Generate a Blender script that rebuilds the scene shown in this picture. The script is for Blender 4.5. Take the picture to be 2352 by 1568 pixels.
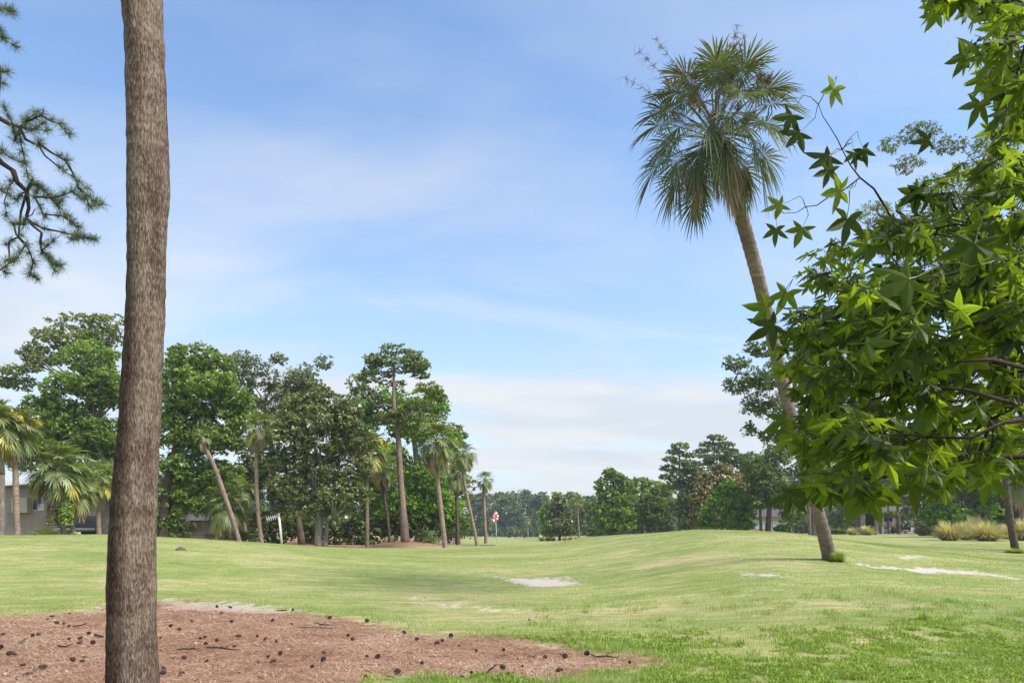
import bpy, math, random
import numpy as np
from mathutils import Vector, Matrix
R = math.radians
scene = bpy.context.scene
for o in list(bpy.data.objects): bpy.data.objects.remove(o)
col = scene.collection

# ------------------------------------------------------------ camera, sky, sun, exposure
EYE, FPX, CU, HV = 1.6, 1568.0, 1176.0, 1222.0       # eye height, focal length and horizon in photo units (2352 wide)
cam = bpy.data.cameras.new("camera"); cam_o = bpy.data.objects.new("camera", cam); col.objects.link(cam_o)
cam_o.location = (0, 0, EYE); cam_o.rotation_euler = (R(90), 0, 0)
cam.sensor_width = 36; cam.lens = 24; cam.shift_y = (HV - 784) / 2352; cam.clip_end = 4000; cam.clip_start = 0.05
scene.camera = cam_o
SUN_AZ, SUN_EL = R(116), R(52)                        # azimuth clockwise from +Y
sun_dir = Vector((math.sin(SUN_AZ)*math.cos(SUN_EL), math.cos(SUN_AZ)*math.cos(SUN_EL), math.sin(SUN_EL)))
world = bpy.data.worlds.new("World"); scene.world = world; world.use_nodes = True
def build_world():
    nt = world.node_tree; N = nt.nodes; L = nt.links; N.clear()
    out = N.new("ShaderNodeOutputWorld"); bg = N.new("ShaderNodeBackground"); bg.inputs[1].default_value = 0.092
    sky = N.new("ShaderNodeTexSky"); sky.sky_type = 'NISHITA'; sky.sun_disc = False
    sky.sun_elevation = SUN_EL; sky.sun_rotation = SUN_AZ; sky.air_density = 1.15; sky.dust_density = 0.6; sky.ozone_density = 1.6
    tc = N.new("ShaderNodeTexCoord"); sep = N.new("ShaderNodeSeparateXYZ"); L.new(tc.outputs['Generated'], sep.inputs[0])
    def math_(op, a, b=None, c=None, clamp=False):
        m = N.new("ShaderNodeMath"); m.operation = op; m.use_clamp = clamp
        for i, x in enumerate((a, b, c)):
            if x is None: continue
            if isinstance(x, (int, float)): m.inputs[i].default_value = x
            else: L.new(x, m.inputs[i])
        return m.outputs[0]
    zz = math_('MAXIMUM', sep.outputs[2], 0.0)
    den = math_('ADD', zz, 0.22)
    comb = N.new("ShaderNodeCombineXYZ")
    L.new(math_('DIVIDE', sep.outputs[0], den), comb.inputs[0]); L.new(math_('DIVIDE', sep.outputs[1], den), comb.inputs[1])
    def noise(scale, detail, rough, rot, sc, dist=0.0, off=(0,0,0)):
        mp = N.new("ShaderNodeMapping"); mp.inputs['Rotation'].default_value = (0, 0, rot); mp.inputs['Scale'].default_value = sc
        mp.inputs['Location'].default_value = off
        L.new(comb.outputs[0], mp.inputs[0])
        n = N.new("ShaderNodeTexNoise"); n.inputs['Scale'].default_value = scale; n.inputs['Detail'].default_value = detail
        n.inputs['Roughness'].default_value = rough; n.inputs['Distortion'].default_value = dist
        L.new(mp.outputs[0], n.inputs['Vector']); return n.outputs[0]
    n1 = noise(1.0, 5, 0.48, R(20), (0.55, 1.5, 1), 0.5, (3.1, 1.2, 0))
    n2 = noise(1.5, 6, 0.52, R(-12), (0.8, 1.9, 1), 0.4, (7.3, 4.4, 0))
    # broad thin veils, denser towards the horizon
    hz = math_('POWER', math_('SUBTRACT', 1.0, zz, clamp=True), 4.2)
    veil = math_('MULTIPLY', math_('SUBTRACT', n1, 0.44, clamp=True), 4.0, clamp=True)
    veil = math_('MULTIPLY', veil, math_('ADD', math_('MULTIPLY', hz, 1.5), 0.32))
    puff = math_('MULTIPLY', math_('SUBTRACT', n2, 0.46, clamp=True), math_('ADD', math_('MULTIPLY', hz, 3.6), 1.0), clamp=True)
    f = math_('ADD', math_('ADD', veil, math_('MULTIPLY', puff, 0.75)), math_('MULTIPLY', hz, 1.08), clamp=True)
    f = math_('MULTIPLY', f, 0.95)
    mix = N.new("ShaderNodeMix"); mix.data_type = 'RGBA'
    L.new(f, mix.inputs[0]); 
    sc_ = N.new("ShaderNodeVectorMath"); sc_.operation = 'MULTIPLY'; sc_.inputs[1].default_value = (0.88, 1.0, 1.10)
    L.new(sky.outputs[0], sc_.inputs[0]); L.new(sc_.outputs[0], mix.inputs[6]); mix.inputs[7].default_value = (1, 1, 1, 1)
    cc = N.new("ShaderNodeMix"); cc.data_type = 'RGBA'; L.new(math_('MULTIPLY', math_('SUBTRACT', n2, 0.40, clamp=True), 5.0, clamp=True), cc.inputs[0])
    cc.inputs[6].default_value = (3.15, 3.36, 3.66, 1); cc.inputs[7].default_value = (3.70, 3.78, 3.90, 1); L.new(cc.outputs[2], mix.inputs[7])
    L.new(mix.outputs[2], bg.inputs[0]); L.new(bg.outputs[0], out.inputs[0])
build_world()
sun = bpy.data.lights.new("sun", 'SUN'); sun.energy = 2.5; sun.angle = R(20); sun.color = (1.0, 0.92, 0.80)
sun_o = bpy.data.objects.new("sun", sun); col.objects.link(sun_o); sun_o.rotation_euler = sun_dir.to_track_quat('Z', 'Y').to_euler()
scene.view_settings.view_transform = 'Standard'; scene.view_settings.look = 'None'
scene.view_settings.gamma = 1.0; scene.view_settings.use_curve_mapping = False
scene.view_settings.exposure = 1.36
scene.cycles.max_bounces = 7; scene.cycles.transmission_bounces = 4; scene.cycles.diffuse_bounces = 4
scene.cycles.use_adaptive_sampling = True; scene.cycles.adaptive_threshold = 0.02

# ------------------------------------------------------------ helpers
def P(u, v, Y): return np.array(((u - CU) / FPX * Y, Y, EYE + (HV - v) / FPX * Y))
def px(n, Y): return n / FPX * Y
def srgb(r, g, b):
    f = lambda c: (c/255/12.92) if c/255 <= 0.04045 else ((c/255+0.055)/1.055)**2.4
    return (f(r), f(g), f(b), 1)
_perm = np.random.RandomState(7).rand(64, 64, 64).astype(np.float32)
def vnoise(x, y, z=0.0):
    x = np.asarray(x, float); y = np.asarray(y, float); z = np.zeros_like(x) + z
    xi, yi, zi = np.floor(x).astype(int), np.floor(y).astype(int), np.floor(z).astype(int)
    fx, fy, fz = x-xi, y-yi, z-zi
    fx, fy, fz = [f*f*(3-2*f) for f in (fx, fy, fz)]
    g = lambda a, b, c: _perm[(xi+a) & 63, (yi+b) & 63, (zi+c) & 63]
    l = lambda a, b, t: a+(b-a)*t
    return l(l(l(g(0,0,0), g(1,0,0), fx), l(g(0,1,0), g(1,1,0), fx), fy), l(l(g(0,0,1), g(1,0,1), fx), l(g(0,1,1), g(1,1,1), fx), fy), fz)
def fbm(x, y, z=0.0, o=4):
    s = 0; a = 0.5; t = 0
    for k in range(o):
        s = s + a*vnoise(np.asarray(x)*2**k+11.3*k, np.asarray(y)*2**k+5.7*k, np.asarray(z)*2**k); t += a; a *= 0.5
    return s/t
def pchip(xk, yk, xq):
    xk = np.asarray(xk, float); yk = np.asarray(yk, float); h = np.diff(xk); d = np.diff(yk)/h; m = np.zeros(len(xk))
    for i in range(1, len(xk)-1):
        if d[i-1]*d[i] > 0:
            w1 = 2*h[i]+h[i-1]; w2 = h[i]+2*h[i-1]; m[i] = (w1+w2)/(w1/d[i-1]+w2/d[i])
    xq = np.clip(xq, xk[0], xk[-1]); i = np.clip(np.searchsorted(xk, xq)-1, 0, len(h)-1); t = (xq-xk[i])/h[i]
    return (2*t**3-3*t**2+1)*yk[i]+(t**3-2*t**2+t)*h[i]*m[i]+(-2*t**3+3*t**2)*yk[i+1]+(t**3-t**2)*h[i]*m[i+1]

# ------------------------------------------------------------ terrain heights
TY = [0, 7, 12, 16, 20, 25, 28, 33, 38, 45, 60, 90, 150, 300, 2500]
TU = [-900, 0, 250, 400, 600, 850, 1000, 1130, 1250, 1350, 1480, 1620, 1800, 1920, 2100, 2352, 3400]
TZ = {
 -900:[0,0,0,.15,.60,1.25,1.50,1.45,1.2,1.0,.8,.6,.4,0,-1],
 0:   [0,0,0,.12,.60,1.25,1.47,1.45,1.2,1.0,.8,.6,.4,0,-1],
 250: [0,0,0,.12,.62,1.30,1.51,1.45,1.2,1.0,.8,.6,.4,0,-1],
 400: [0,0,0,.11,.55,1.17,1.37,1.32,1.1,.95,.8,.6,.4,0,-1],
 600: [0,0,0,.10,.45,.92,1.10,1.07,.95,.80,.7,.6,.4,0,-1],
 850: [0,0,0,.08,.35,.60,.70,.71,.68,.60,.55,.5,.4,0,-1],
 1000:[0,0,0,.04,.24,.50,.60,.66,.66,.62,.55,.5,.4,0,-1],
 1130:[0,0,0,.02,.17,.46,.62,.74,.78,.76,.62,.52,.36,-.35,-1],
 1250:[0,0,0,.02,.19,.50,.68,.83,.86,.78,.55,.36,.1,-.55,-1],
 1350:[0,0,0,.05,.29,.66,.86,1.12,1.30,1.30,1.0,.6,.4,0,-1],
 1480:[0,0,.02,.15,.46,.98,1.26,1.52,1.55,1.4,1.0,.6,.4,0,-1],
 1620:[0,0,.05,.29,.73,1.31,1.58,1.76,1.70,1.4,1.0,.7,.5,0,-1],
 1800:[0,0,.12,.46,.86,1.36,1.56,1.63,1.48,1.3,1.15,1.2,1.3,1,0],
 1920:[0,0,.14,.46,.84,1.18,1.30,1.27,1.17,1.15,1.15,1.35,1.5,1,0],
 2100:[0,0,.12,.38,.63,.92,.86,.78,.86,1.02,1.15,1.35,1.5,1,0],
 2352:[0,0,.08,.28,.50,.56,.48,.61,.78,1.0,1.1,1.3,1.5,1,0],
 3400:[0,0,.05,.20,.40,.50,.48,.61,.78,1.0,1.1,1.3,1.5,1,0]}
_ls = lambda y: np.log(np.maximum(y, 0)+6)
GY = np.linspace(_ls(0), _ls(2500), 600); GU = np.linspace(-900, 3400, 431)
_ly = _ls(np.array(TY, float))
_rows = np.array([pchip(_ly, TZ[u], GY) for u in TU])
GT = np.array([pchip(TU, _rows[:, j], GU) for j in range(len(GY))])
def smoothbump(x, y, cx, cy, rx, ry): 
    d = ((x-cx)/rx)**2+((y-cy)/ry)**2
    return np.exp(-d*1.6)
_mm = P(933, 1243, 46)
def terr(x, y):
    x = np.asarray(x, float); y = np.asarray(y, float)
    u = CU+FPX*x/np.maximum(y, 5.0)
    a = np.clip((_ls(y)-GY[0])/(GY[1]-GY[0]), 0, len(GY)-1.001); b = np.clip((u-GU[0])/(GU[1]-GU[0]), 0, len(GU)-1.001)
    i = a.astype(int); j = b.astype(int); fa = a-i; fb = b-j
    z = (GT[i, j]*(1-fa)+GT[i+1, j]*fa)*(1-fb)+(GT[i, j+1]*(1-fa)+GT[i+1, j+1]*fa)*fb
    z = z+(fbm(x*0.16+40, y*0.16+9, 0, 3)-0.5)*0.14*np.clip((y-10)/10, 0, 1)*np.clip((70-y)/30, 0, 1)
    z = z+(fbm(x*0.9+3, y*0.9, 0, 2)-0.5)*0.045*np.clip((30-y)/12, 0, 1)
    z = z+0.42*smoothbump(x, y, _mm[0], 46.5, 3.3, 2.6)
    return z
_Ys = np.geomspace(3, 500, 2600)
def ground_at(u, v, Y0=3):
    z = EYE+(HV-v)/FPX*_Ys; x = (u-CU)/FPX*_Ys; t = terr(x, _Ys)
    k = np.nonzero((z <= t) & (_Ys >= Y0))[0]
    k = k[0] if len(k) else len(_Ys)-1
    return np.array((x[k], _Ys[k], t[k]))
def on_ground(u, Y):
    x = (u-CU)/FPX*Y; return np.array((x, Y, float(terr(x, Y))))

# ------------------------------------------------------------ mesh helpers
class MB:
    """collects vertices and faces"""
    def __init__(s): s.v = []; s.f = []; s.m = []; s.n = 0; s.a = []
    def add(s, V, F, mat=0, var=None):
        V = np.asarray(V, float).reshape(-1, 3); s.v.append(V)
        for f in F: s.f.append(tuple(int(i)+s.n for i in f)); s.m.append(mat)
        s.a.append(np.full(len(V), 0.5) if var is None else np.broadcast_to(np.asarray(var, float), (len(V),)))
        s.n += len(V); return s
    def box(s, c, size, rz=0.0, mat=0, taper=1.0, M=None):
        x, y, z = [k/2 for k in size]
        V = np.array([(i*x*(taper if k > 0 else 1), j*y*(taper if k > 0 else 1), k*z) for k in (-1, 1) for j in (-1, 1) for i in (-1, 1)])
        if M is not None: V = V@np.array(M).T
        ca, sa = math.cos(rz), math.sin(rz); V = np.c_[V[:, 0]*ca-V[:, 1]*sa, V[:, 0]*sa+V[:, 1]*ca, V[:, 2]]+np.array(c)
        return s.add(V, [(0,2,3,1),(4,5,7,6),(0,1,5,4),(2,6,7,3),(0,4,6,2),(1,3,7,5)], mat)
    def tube(s, pts, rad, n=8, mat=0, cap=True, var=None):
        pts = np.array(pts, float); rad = np.broadcast_to(np.asarray(rad, float), (len(pts),)); V = []; F = []
        T = np.gradient(pts, axis=0); T /= np.linalg.norm(T, axis=1)[:, None]+1e-9
        ref = np.array((0, 1, 0.)) if abs(T[0][1]) < 0.9 else np.array((1, 0, 0.))
        a = np.cross(T[0], ref); th = np.arange(n)*2*math.pi/n
        for p, t, r in zip(pts, T, rad):
            a = a-t*(a@t); a /= np.linalg.norm(a)+1e-9; b = np.cross(t, a)
            V.append(p+r*(np.cos(th)[:, None]*a+np.sin(th)[:, None]*b))
        V = np.concatenate(V); k = len(pts)
        for i in range(k-1):
            for j in range(n): F.append((i*n+j, i*n+(j+1) % n, (i+1)*n+(j+1) % n, (i+1)*n+j))
        if cap: F.append(tuple(range(n))[::-1]); F.append(tuple((k-1)*n+j for j in range(n)))
        return s.add(V, F, mat, var)
    def build(s, name, mats, parent=None, smooth=False, origin=None):
        V = np.concatenate(s.v); 
        if origin is not None: V = V-np.array(origin)
        me = bpy.data.meshes.new(name); me.from_pydata(V.tolist(), [], s.f)
        mats = mats if isinstance(mats, (list, tuple)) else [mats]
        for m in mats: me.materials.append(m)
        me.polygons.foreach_set('material_index', s.m)
        if smooth: me.polygons.foreach_set('use_smooth', [True]*len(s.f))
        at = me.attributes.new('var', 'FLOAT', 'POINT'); at.data.foreach_set('value', np.concatenate(s.a).astype(np.float32))
        o = link(name, me, parent)
        if origin is not None: o.location = origin
        return o
def fast_mesh(name, V, F, mats, attrs=None, smooth=False):
    V = np.asarray(V, np.float32); F = np.asarray(F, np.int32); me = bpy.data.meshes.new(name)
    me.vertices.add(len(V)); me.vertices.foreach_set('co', V.ravel()); k = F.shape[1]
    me.loops.add(F.size); me.loops.foreach_set('vertex_index', F.ravel())
    me.polygons.add(len(F)); me.polygons.foreach_set('loop_start', np.arange(len(F), dtype=np.int32)*k)
    me.update(calc_edges=True)
    if smooth: me.polygons.foreach_set('use_smooth', np.ones(len(F), bool))
    for m in (mats if isinstance(mats, (list, tuple)) else [mats]): me.materials.append(m)
    for n, a in (attrs or {}).items():
        t = me.attributes.new(n, 'FLOAT', 'POINT'); t.data.foreach_set('value', np.asarray(a, np.float32))
    return me
def link(name, data, parent=None):
    o = bpy.data.objects.new(name, data); col.objects.link(o)
    if parent is not None: o.parent = parent
    return o
def tag(o, label, cat, group=None, kind=None):
    if label: o['label'] = label
    if cat: o['category'] = cat
    if group: o['group'] = group
    if kind: o['kind'] = kind
    return o
def empty(name, loc, label, cat, group=None):
    o = link(name, None); o.location = tuple(loc); o.empty_display_size = 0.2
    return tag(o, label, cat, group)
def setkind(o, k): o['kind'] = k; return o

# ------------------------------------------------------------ materials
def new_mat(name):
    m = bpy.data.materials.new(name); m.use_nodes = True; N = m.node_tree.nodes; L = m.node_tree.links; N.clear()
    out = N.new("ShaderNodeOutputMaterial"); return m, N, L, out
def nnode(N, L, scale, detail=4, rough=0.55, vec=None, mscale=None, coord='Object', typ='noise'):
    tc = N.new("ShaderNodeTexCoord"); v = tc.outputs[coord]
    if mscale is not None:
        mp = N.new("ShaderNodeMapping"); mp.inputs['Scale'].default_value = mscale; L.new(v, mp.inputs[0]); v = mp.outputs[0]
    if typ == 'noise':
        n = N.new("ShaderNodeTexNoise"); n.inputs['Detail'].default_value = detail; n.inputs['Roughness'].default_value = rough
    else: n = N.new("ShaderNodeTexVoronoi")
    n.inputs['Scale'].default_value = scale; L.new(v, n.inputs['Vector']); return n
def ramp(N, L, src, stops):
    r = N.new("ShaderNodeValToRGB"); e = r.color_ramp.elements
    while len(e) > 1: e.remove(e[-1])
    e[0].position = stops[0][0]; e[0].color = stops[0][1]
    for p, c in stops[1:]: x = e.new(p); x.color = c
    L.new(src, r.inputs[0]); return r.outputs[0]
def C(*a): return (a[0], a[1], a[2], 1)
def mat_simple(name, c, rough=0.6, c2=None, scale=8, bump=0.0, spec=0.3, metal=0, mscale=None):
    m, N, L, out = new_mat(name); b = N.new("ShaderNodeBsdfPrincipled"); b.inputs['Roughness'].default_value = rough
    b.inputs['Specular IOR Level'].default_value = spec; b.inputs['Metallic'].default_value = metal
    c2 = c2 or tuple(x*0.75 for x in c[:3])
    n = nnode(N, L, scale, mscale=mscale); L.new(ramp(N, L, n.outputs[0], [(0.35, C(*c2)), (0.65, C(*c))]), b.inputs['Base Color'])
    if bump:
        bp = N.new("ShaderNodeBump"); bp.inputs['Strength'].default_value = bump; bp.inputs['Distance'].default_value = 0.02
        L.new(n.outputs[0], bp.inputs['Height']); L.new(bp.outputs[0], b.inputs['Normal'])
    L.new(b.outputs[0], out.inputs[0]); return m
def mat_leaf(name, c_dark, c_mid, c_light, trans=0.35, gloss=0.08, tcol=1.25, rough=0.45, k=1.0):
    """leaf: the attribute var picks the leaf's own tone"""
    m, N, L, out = new_mat(name); c_dark, c_mid, c_light = [tuple(q*k for q in c) for c in (c_dark, c_mid, c_light)]
    at = N.new("ShaderNodeAttribute"); at.attribute_name = 'var'
    n = nnode(N, L, 2.3, 3); ad = N.new("ShaderNodeMath"); ad.operation = 'MULTIPLY_ADD'
    L.new(n.outputs[0], ad.inputs[0]); ad.inputs[1].default_value = 0.3; L.new(at.outputs['Fac'], ad.inputs[2])
    sb = N.new("ShaderNodeMath"); sb.operation = 'SUBTRACT'; L.new(ad.outputs[0], sb.inputs[0]); sb.inputs[1].default_value = 0.15
    cr = ramp(N, L, sb.outputs[0], [(0.05, C(*c_dark)), (0.5, C(*c_mid)), (0.95, C(*c_light))])
    d = N.new("ShaderNodeBsdfDiffuse"); t = N.new("ShaderNodeBsdfTranslucent"); L.new(cr, d.inputs[0])
    g = N.new("ShaderNodeBsdfGlossy"); g.inputs['Roughness'].default_value = rough; g.inputs[0].default_value = (0.75, 0.85, 0.75, 1)
    mc = N.new("ShaderNodeMix"); mc.data_type = 'RGBA'; mc.blend_type = 'MULTIPLY'; mc.inputs[0].default_value = 1
    L.new(cr, mc.inputs[6]); mc.inputs[7].default_value = (tcol*1.1, tcol*1.1, tcol*0.45, 1); L.new(mc.outputs[2], t.inputs[0])
    m1 = N.new("ShaderNodeMixShader"); m1.inputs[0].default_value = trans; L.new(d.outputs[0], m1.inputs[1]); L.new(t.outputs[0], m1.inputs[2])
    m2 = N.new("ShaderNodeMixShader"); m2.inputs[0].default_value = gloss; L.new(m1.outputs[0], m2.inputs[1]); L.new(g.outputs[0], m2.inputs[2])
    L.new(m2.outputs[0], out.inputs[0]); return m
def mat_bark(name, c1, c2, c3=None, mscale=(14, 14, 3), bump=0.6, scale=1.0):
    m, N, L, out = new_mat(name); b = N.new("ShaderNodeBsdfPrincipled"); b.inputs['Roughness'].default_value = 0.9; b.inputs['Specular IOR Level'].default_value = 0.15
    n = nnode(N, L, scale, 6, 0.65, mscale=mscale); n2 = nnode(N, L, 1.3, 3)
    st = [(0.32, C(*c1)), (0.62, C(*c2))] + ([(0.78, C(*c3))] if c3 else [])
    a = ramp(N, L, n.outputs[0], st); mx = N.new("ShaderNodeMix"); mx.data_type = 'RGBA'; mx.blend_type = 'MULTIPLY'; mx.inputs[0].default_value = 0.7
    L.new(a, mx.inputs[6]); L.new(ramp(N, L, n2.outputs[0], [(0.3, C(.6, .6, .62)), (0.7, C(1.15, 1.1, 1.05))]), mx.inputs[7]); L.new(mx.outputs[2], b.inputs['Base Color'])
    bp = N.new("ShaderNodeBump"); bp.inputs['Strength'].default_value = bump; bp.inputs['Distance'].default_value = 0.03
    L.new(n.outputs[0], bp.inputs['Height']); L.new(bp.outputs[0], b.inputs['Normal']); L.new(b.outputs[0], out.inputs[0]); return m

M = {}
M['oak'] = mat_leaf('oak_leaves', (.085,.130,.032), (.175,.265,.055), (.34,.44,.09), 0.38, .02)
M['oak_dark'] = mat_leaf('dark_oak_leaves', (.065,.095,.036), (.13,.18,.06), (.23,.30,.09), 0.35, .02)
M['oak_grey'] = mat_leaf('grey_oak_leaves', (.085,.105,.050), (.165,.20,.085), (.27,.30,.14), 0.3, .02)
M['pine_far'] = mat_leaf('pine_needles_far', (.09,.115,.035), (.18,.225,.055), (.31,.35,.085), 0.3, .02)
M['magnolia'] = mat_leaf('magnolia_leaves', (.075,.105,.038), (.155,.19,.062), (.29,.28,.10), 0.25, .06)
M['magnolia_brown'] = mat_leaf('rusty_magnolia_leaves', (.09,.10,.03), (.25,.20,.06), (.46,.32,.12), 0.2, .06)
M['cypress'] = mat_leaf('cypress_leaves', (.085,.14,.035), (.20,.31,.055), (.40,.50,.10), 0.38, .01)
M['bright'] = mat_leaf('bright_green_leaves', (.070,.14,.026), (.17,.31,.050), (.36,.52,.085), 0.4, .02)
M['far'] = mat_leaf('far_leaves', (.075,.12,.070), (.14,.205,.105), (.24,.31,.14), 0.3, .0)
M['shrub'] = mat_leaf('shrub_leaves', (.03,.06,.022), (.075,.13,.035), (.15,.23,.05), 0.25, .03)
M['sweetgum'] = mat_leaf('sweetgum_leaves', (.020,.030,.007), (.042,.062,.010), (.095,.13,.016), 0.70, .02, 3.2)
M['frond'] = mat_leaf('palm_fronds', (.095,.125,.045), (.20,.25,.085), (.42,.45,.18), 0.3, .05)
M['frond_near'] = mat_leaf('grey_green_palm_fronds', (.050,.066,.032), (.098,.122,.056), (.20,.215,.10), 0.32, .03)
M['frond_yellow'] = mat_leaf('yellowing_fronds', (.22,.22,.05), (.46,.40,.08), (.68,.55,.14), 0.3, .05)
M['frond_dead'] = mat_leaf('dead_fronds', (.24,.165,.115), (.42,.32,.245), (.64,.54,.45), 0.2, .02, 1.0)
M['bloom'] = mat_leaf('palm_blossom', (.42,.38,.08), (.62,.55,.12), (.75,.68,.20), 0.35, .02)
M['dry_bloom'] = mat_leaf('dry_flower_stalks', (.12,.07,.04), (.20,.12,.07), (.30,.20,.12), 0.1, 0.02, 1.0)
M['petal'] = mat_simple('magnolia_petals', (.82,.78,.68), 0.6, (.7,.62,.5))
M['moss'] = mat_leaf('spanish_moss', (.13,.14,.10), (.20,.21,.16), (.28,.29,.22), 0.3, 0.0, 1.0)
M['needle'] = mat_leaf('pine_needles', (.030,.048,.014), (.060,.095,.022), (.12,.16,.03), 0.2, 0.08)
M['bark_palm'] = mat_bark('palm_trunk_bark', (.17,.125,.095), (.34,.27,.215), (.44,.37,.31), (5, 5, 14), 0.5)
M['bark_lean'] = mat_bark('leaning_palm_bark', (.12,.095,.075), (.25,.205,.17), (.36,.31,.27), (4, 4, 12), 0.5)
M['bark_dark'] = mat_bark('dark_trunk_bark', (.06,.045,.038), (.14,.105,.085), (.22,.17,.14), (10, 10, 12), 0.6)
M['bark_pine'] = mat_bark('pine_bark', (.14,.10,.085), (.31,.235,.195), (.42,.35,.31), (12, 12, 4), 0.8)
M['bark_grey'] = mat_bark('grey_bark', (.12,.10,.085), (.26,.225,.19), (.36,.33,.29), (8, 8, 3), 0.5)
M['twig'] = mat_simple('twig_bark', (.045,.028,.022), 0.8, (.022,.014,.011), 30)
M['twig_green'] = mat_simple('green_twig', (.10,.085,.045), 0.7, (.07,.05,.03), 20)
M['petiole'] = mat_simple('petiole_green', (.16,.19,.06), 0.5, (.11,.14,.04), 20)
M['cone'] = mat_simple('pine_cone_scales', (.085,.055,.042), 0.85, (.028,.018,.015), 60)
M['cone_tip'] = mat_simple('pine_cone_tips', (.19,.15,.125), 0.85, (.09,.065,.05), 60)
M['white'] = mat_simple('white_paint', (.78,.78,.78), 0.4, (.68,.69,.70), 6)
M['siding'] = mat_simple('taupe_siding', (.44,.355,.28), 0.75, (.37,.30,.235), 3, mscale=(.6, .6, 8))
M['siding_b'] = mat_simple('tan_siding', (.48,.41,.33), 0.75, (.41,.35,.28), 3)
M['roof'] = mat_simple('dark_shingles', (.12,.10,.092), 0.9, (.07,.058,.053), 25, 0.3)
M['glass'] = mat_simple('window_glass', (.04,.05,.06), 0.08, (.03,.035,.045), 2, spec=0.8)
M['glass_pale'] = mat_simple('pale_curtained_glass', (.42,.48,.46), 0.15, (.36,.42,.41), 2, spec=0.6)
M['trim'] = mat_simple('pale_trim', (.50,.46,.41), 0.6, (.42,.38,.34), 4)
M['dark'] = mat_simple('dark_opening', (.02,.018,.018), 0.9, (.012,.012,.012), 3)
M['post_green'] = mat_simple('weathered_post', (.62,.62,.54), 0.7, (.42,.44,.36), 14)
M['metal'] = mat_simple('pale_metal', (.6,.6,.6), 0.35, (.5,.5,.5), 8, metal=0.6)
M['dirt'] = mat_simple('molehill_soil', (.17,.12,.10), 0.95, (.075,.05,.04), 25, 0.8)
M['skin'] = mat_simple('skin', (.5,.32,.24), 0.6, (.45,.28,.2)); M['navy'] = mat_simple('navy_cloth', (.03,.04,.15), 0.8)
M['white_cloth'] = mat_simple('white_cloth', (.75,.75,.74), 0.8); M['hair'] = mat_simple('hair', (.05,.03,.02), 0.8)
M['green_cloth'] = mat_simple('green_cloth', (.03,.12,.09), 0.8); M['rubber'] = mat_simple('tyre_rubber', (.02,.02,.02), 0.8)
M['blue'] = mat_simple('blue_plastic', (.02,.25,.55), 0.5)
M['asphalt'] = mat_simple('cart_path', (.22,.21,.22), 0.9, (.15,.145,.15), 12)
M['straw'] = mat_leaf('pine_straw_needles', (.15,.072,.042), (.40,.22,.135), (.72,.56,.42), 0.05, 0.02, 0.9)
M['litter'] = mat_leaf('bark_crumbs', (.04,.028,.022), (.14,.085,.06), (.62,.52,.42), 0.0, 0.0, 1.0)
M['grass'] = mat_leaf('lawn_grass', (.43,.34,.18), (.28,.34,.10), (.24,.37,.07), 0.3, 0.03, 1.1)
M['weed'] = mat_leaf('weed_leaves', (.17,.25,.045), (.27,.37,.07), (.37,.47,.11), 0.35, .015, 1.0)
M['muhly'] = mat_leaf('pale_grass_blades', (.30,.30,.12), (.55,.50,.27), (.78,.70,.46), 0.35, 0.0, 1.0)

# ------------------------------------------------------------ the ground
def poly_world(pts): return np.array([ground_at(u, v)[:2] for u, v in pts])
def sdf(poly, x, y):
    """signed distance, positive inside"""
    d = np.full(x.shape, 1e9); ins = np.zeros(x.shape, bool); n = len(poly)
    for i in range(n):
        a = poly[i]; b = poly[(i+1) % n]; e = b-a; wx = x-a[0]; wy = y-a[1]
        t = np.clip((wx*e[0]+wy*e[1])/(e@e+1e-12), 0, 1); d = np.minimum(d, np.hypot(wx-e[0]*t, wy-e[1]*t))
        c = ((a[1] > y) != (b[1] > y)) & (x < (b[0]-a[0])*(y-a[1])/(b[1]-a[1]+1e-12)+a[0]); ins ^= c
    return np.where(ins, d, -d)
MULCH = poly_world([(-260,1418),(-60,1412),(100,1409),(180,1402),(250,1390),(330,1380),(430,1378),(540,1385),(620,1396),(700,1404),(800,1416),(870,1430),(930,1446),(1010,1455),(1120,1459),(1230,1466),(1300,1478),(1340,1495),(1430,1503),(1520,1516),(1500,1532),(1400,1540),(1330,1552),(1220,1566),(1130,1552),(1000,1549),(900,1551),(850,1562),(800,1600)])
MULCH = np.vstack([MULCH, [(-1.5, 5.2), (-2.5, 3.0), (-12, 3.0), (-14, 8)]])
SANDS = [poly_world(p) for p in (
 [(1112,1318),(1150,1324),(1230,1326),(1295,1324),(1325,1333),(1345,1340),(1285,1346),(1215,1347),(1180,1338)],
 [(1690,1313),(1740,1315),(1830,1320),(1820,1325),(1740,1324),(1700,1321)],
 [(1948,1291),(2000,1297),(2060,1301),(2110,1299),(2160,1303),(2240,1309),(2320,1322),(2390,1330),(2350,1333),(2270,1321),(2190,1317),(2130,1318),(2080,1309),(2000,1304)],
 [(2050,1276),(2120,1275),(2135,1279),(2075,1284)],
 [(1000,1384),(1060,1387),(1045,1396),(1010,1393)], [(1080,1392),(1140,1396),(1170,1404),(1120,1404)], [(930,1372),(980,1370),(975,1378)], [(1160,1397),(1215,1400),(1190,1403)],
 [(370,1374),(520,1380),(640,1393),(700,1404),(560,1406),(440,1398),(370,1398)], [(200,1400),(250,1388),(250,1404),(190,1410)], [(1180,1466),(1290,1472),(1330,1487),(1240,1488)])]
MMOUND = np.array([(_mm[0]+math.cos(a)*3.1, 46.2+math.sin(a)*2.6) for a in np.linspace(0, 2*math.pi, 16, endpoint=False)])
MPATIO = np.array([(x, y) for x, y in ((P(1995,0,100)[0],96),(P(2085,0,96)[0],93),(P(2150,0,100)[0],96),(P(2160,0,118)[0],118),(P(1995,0,118)[0],118))])
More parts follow.
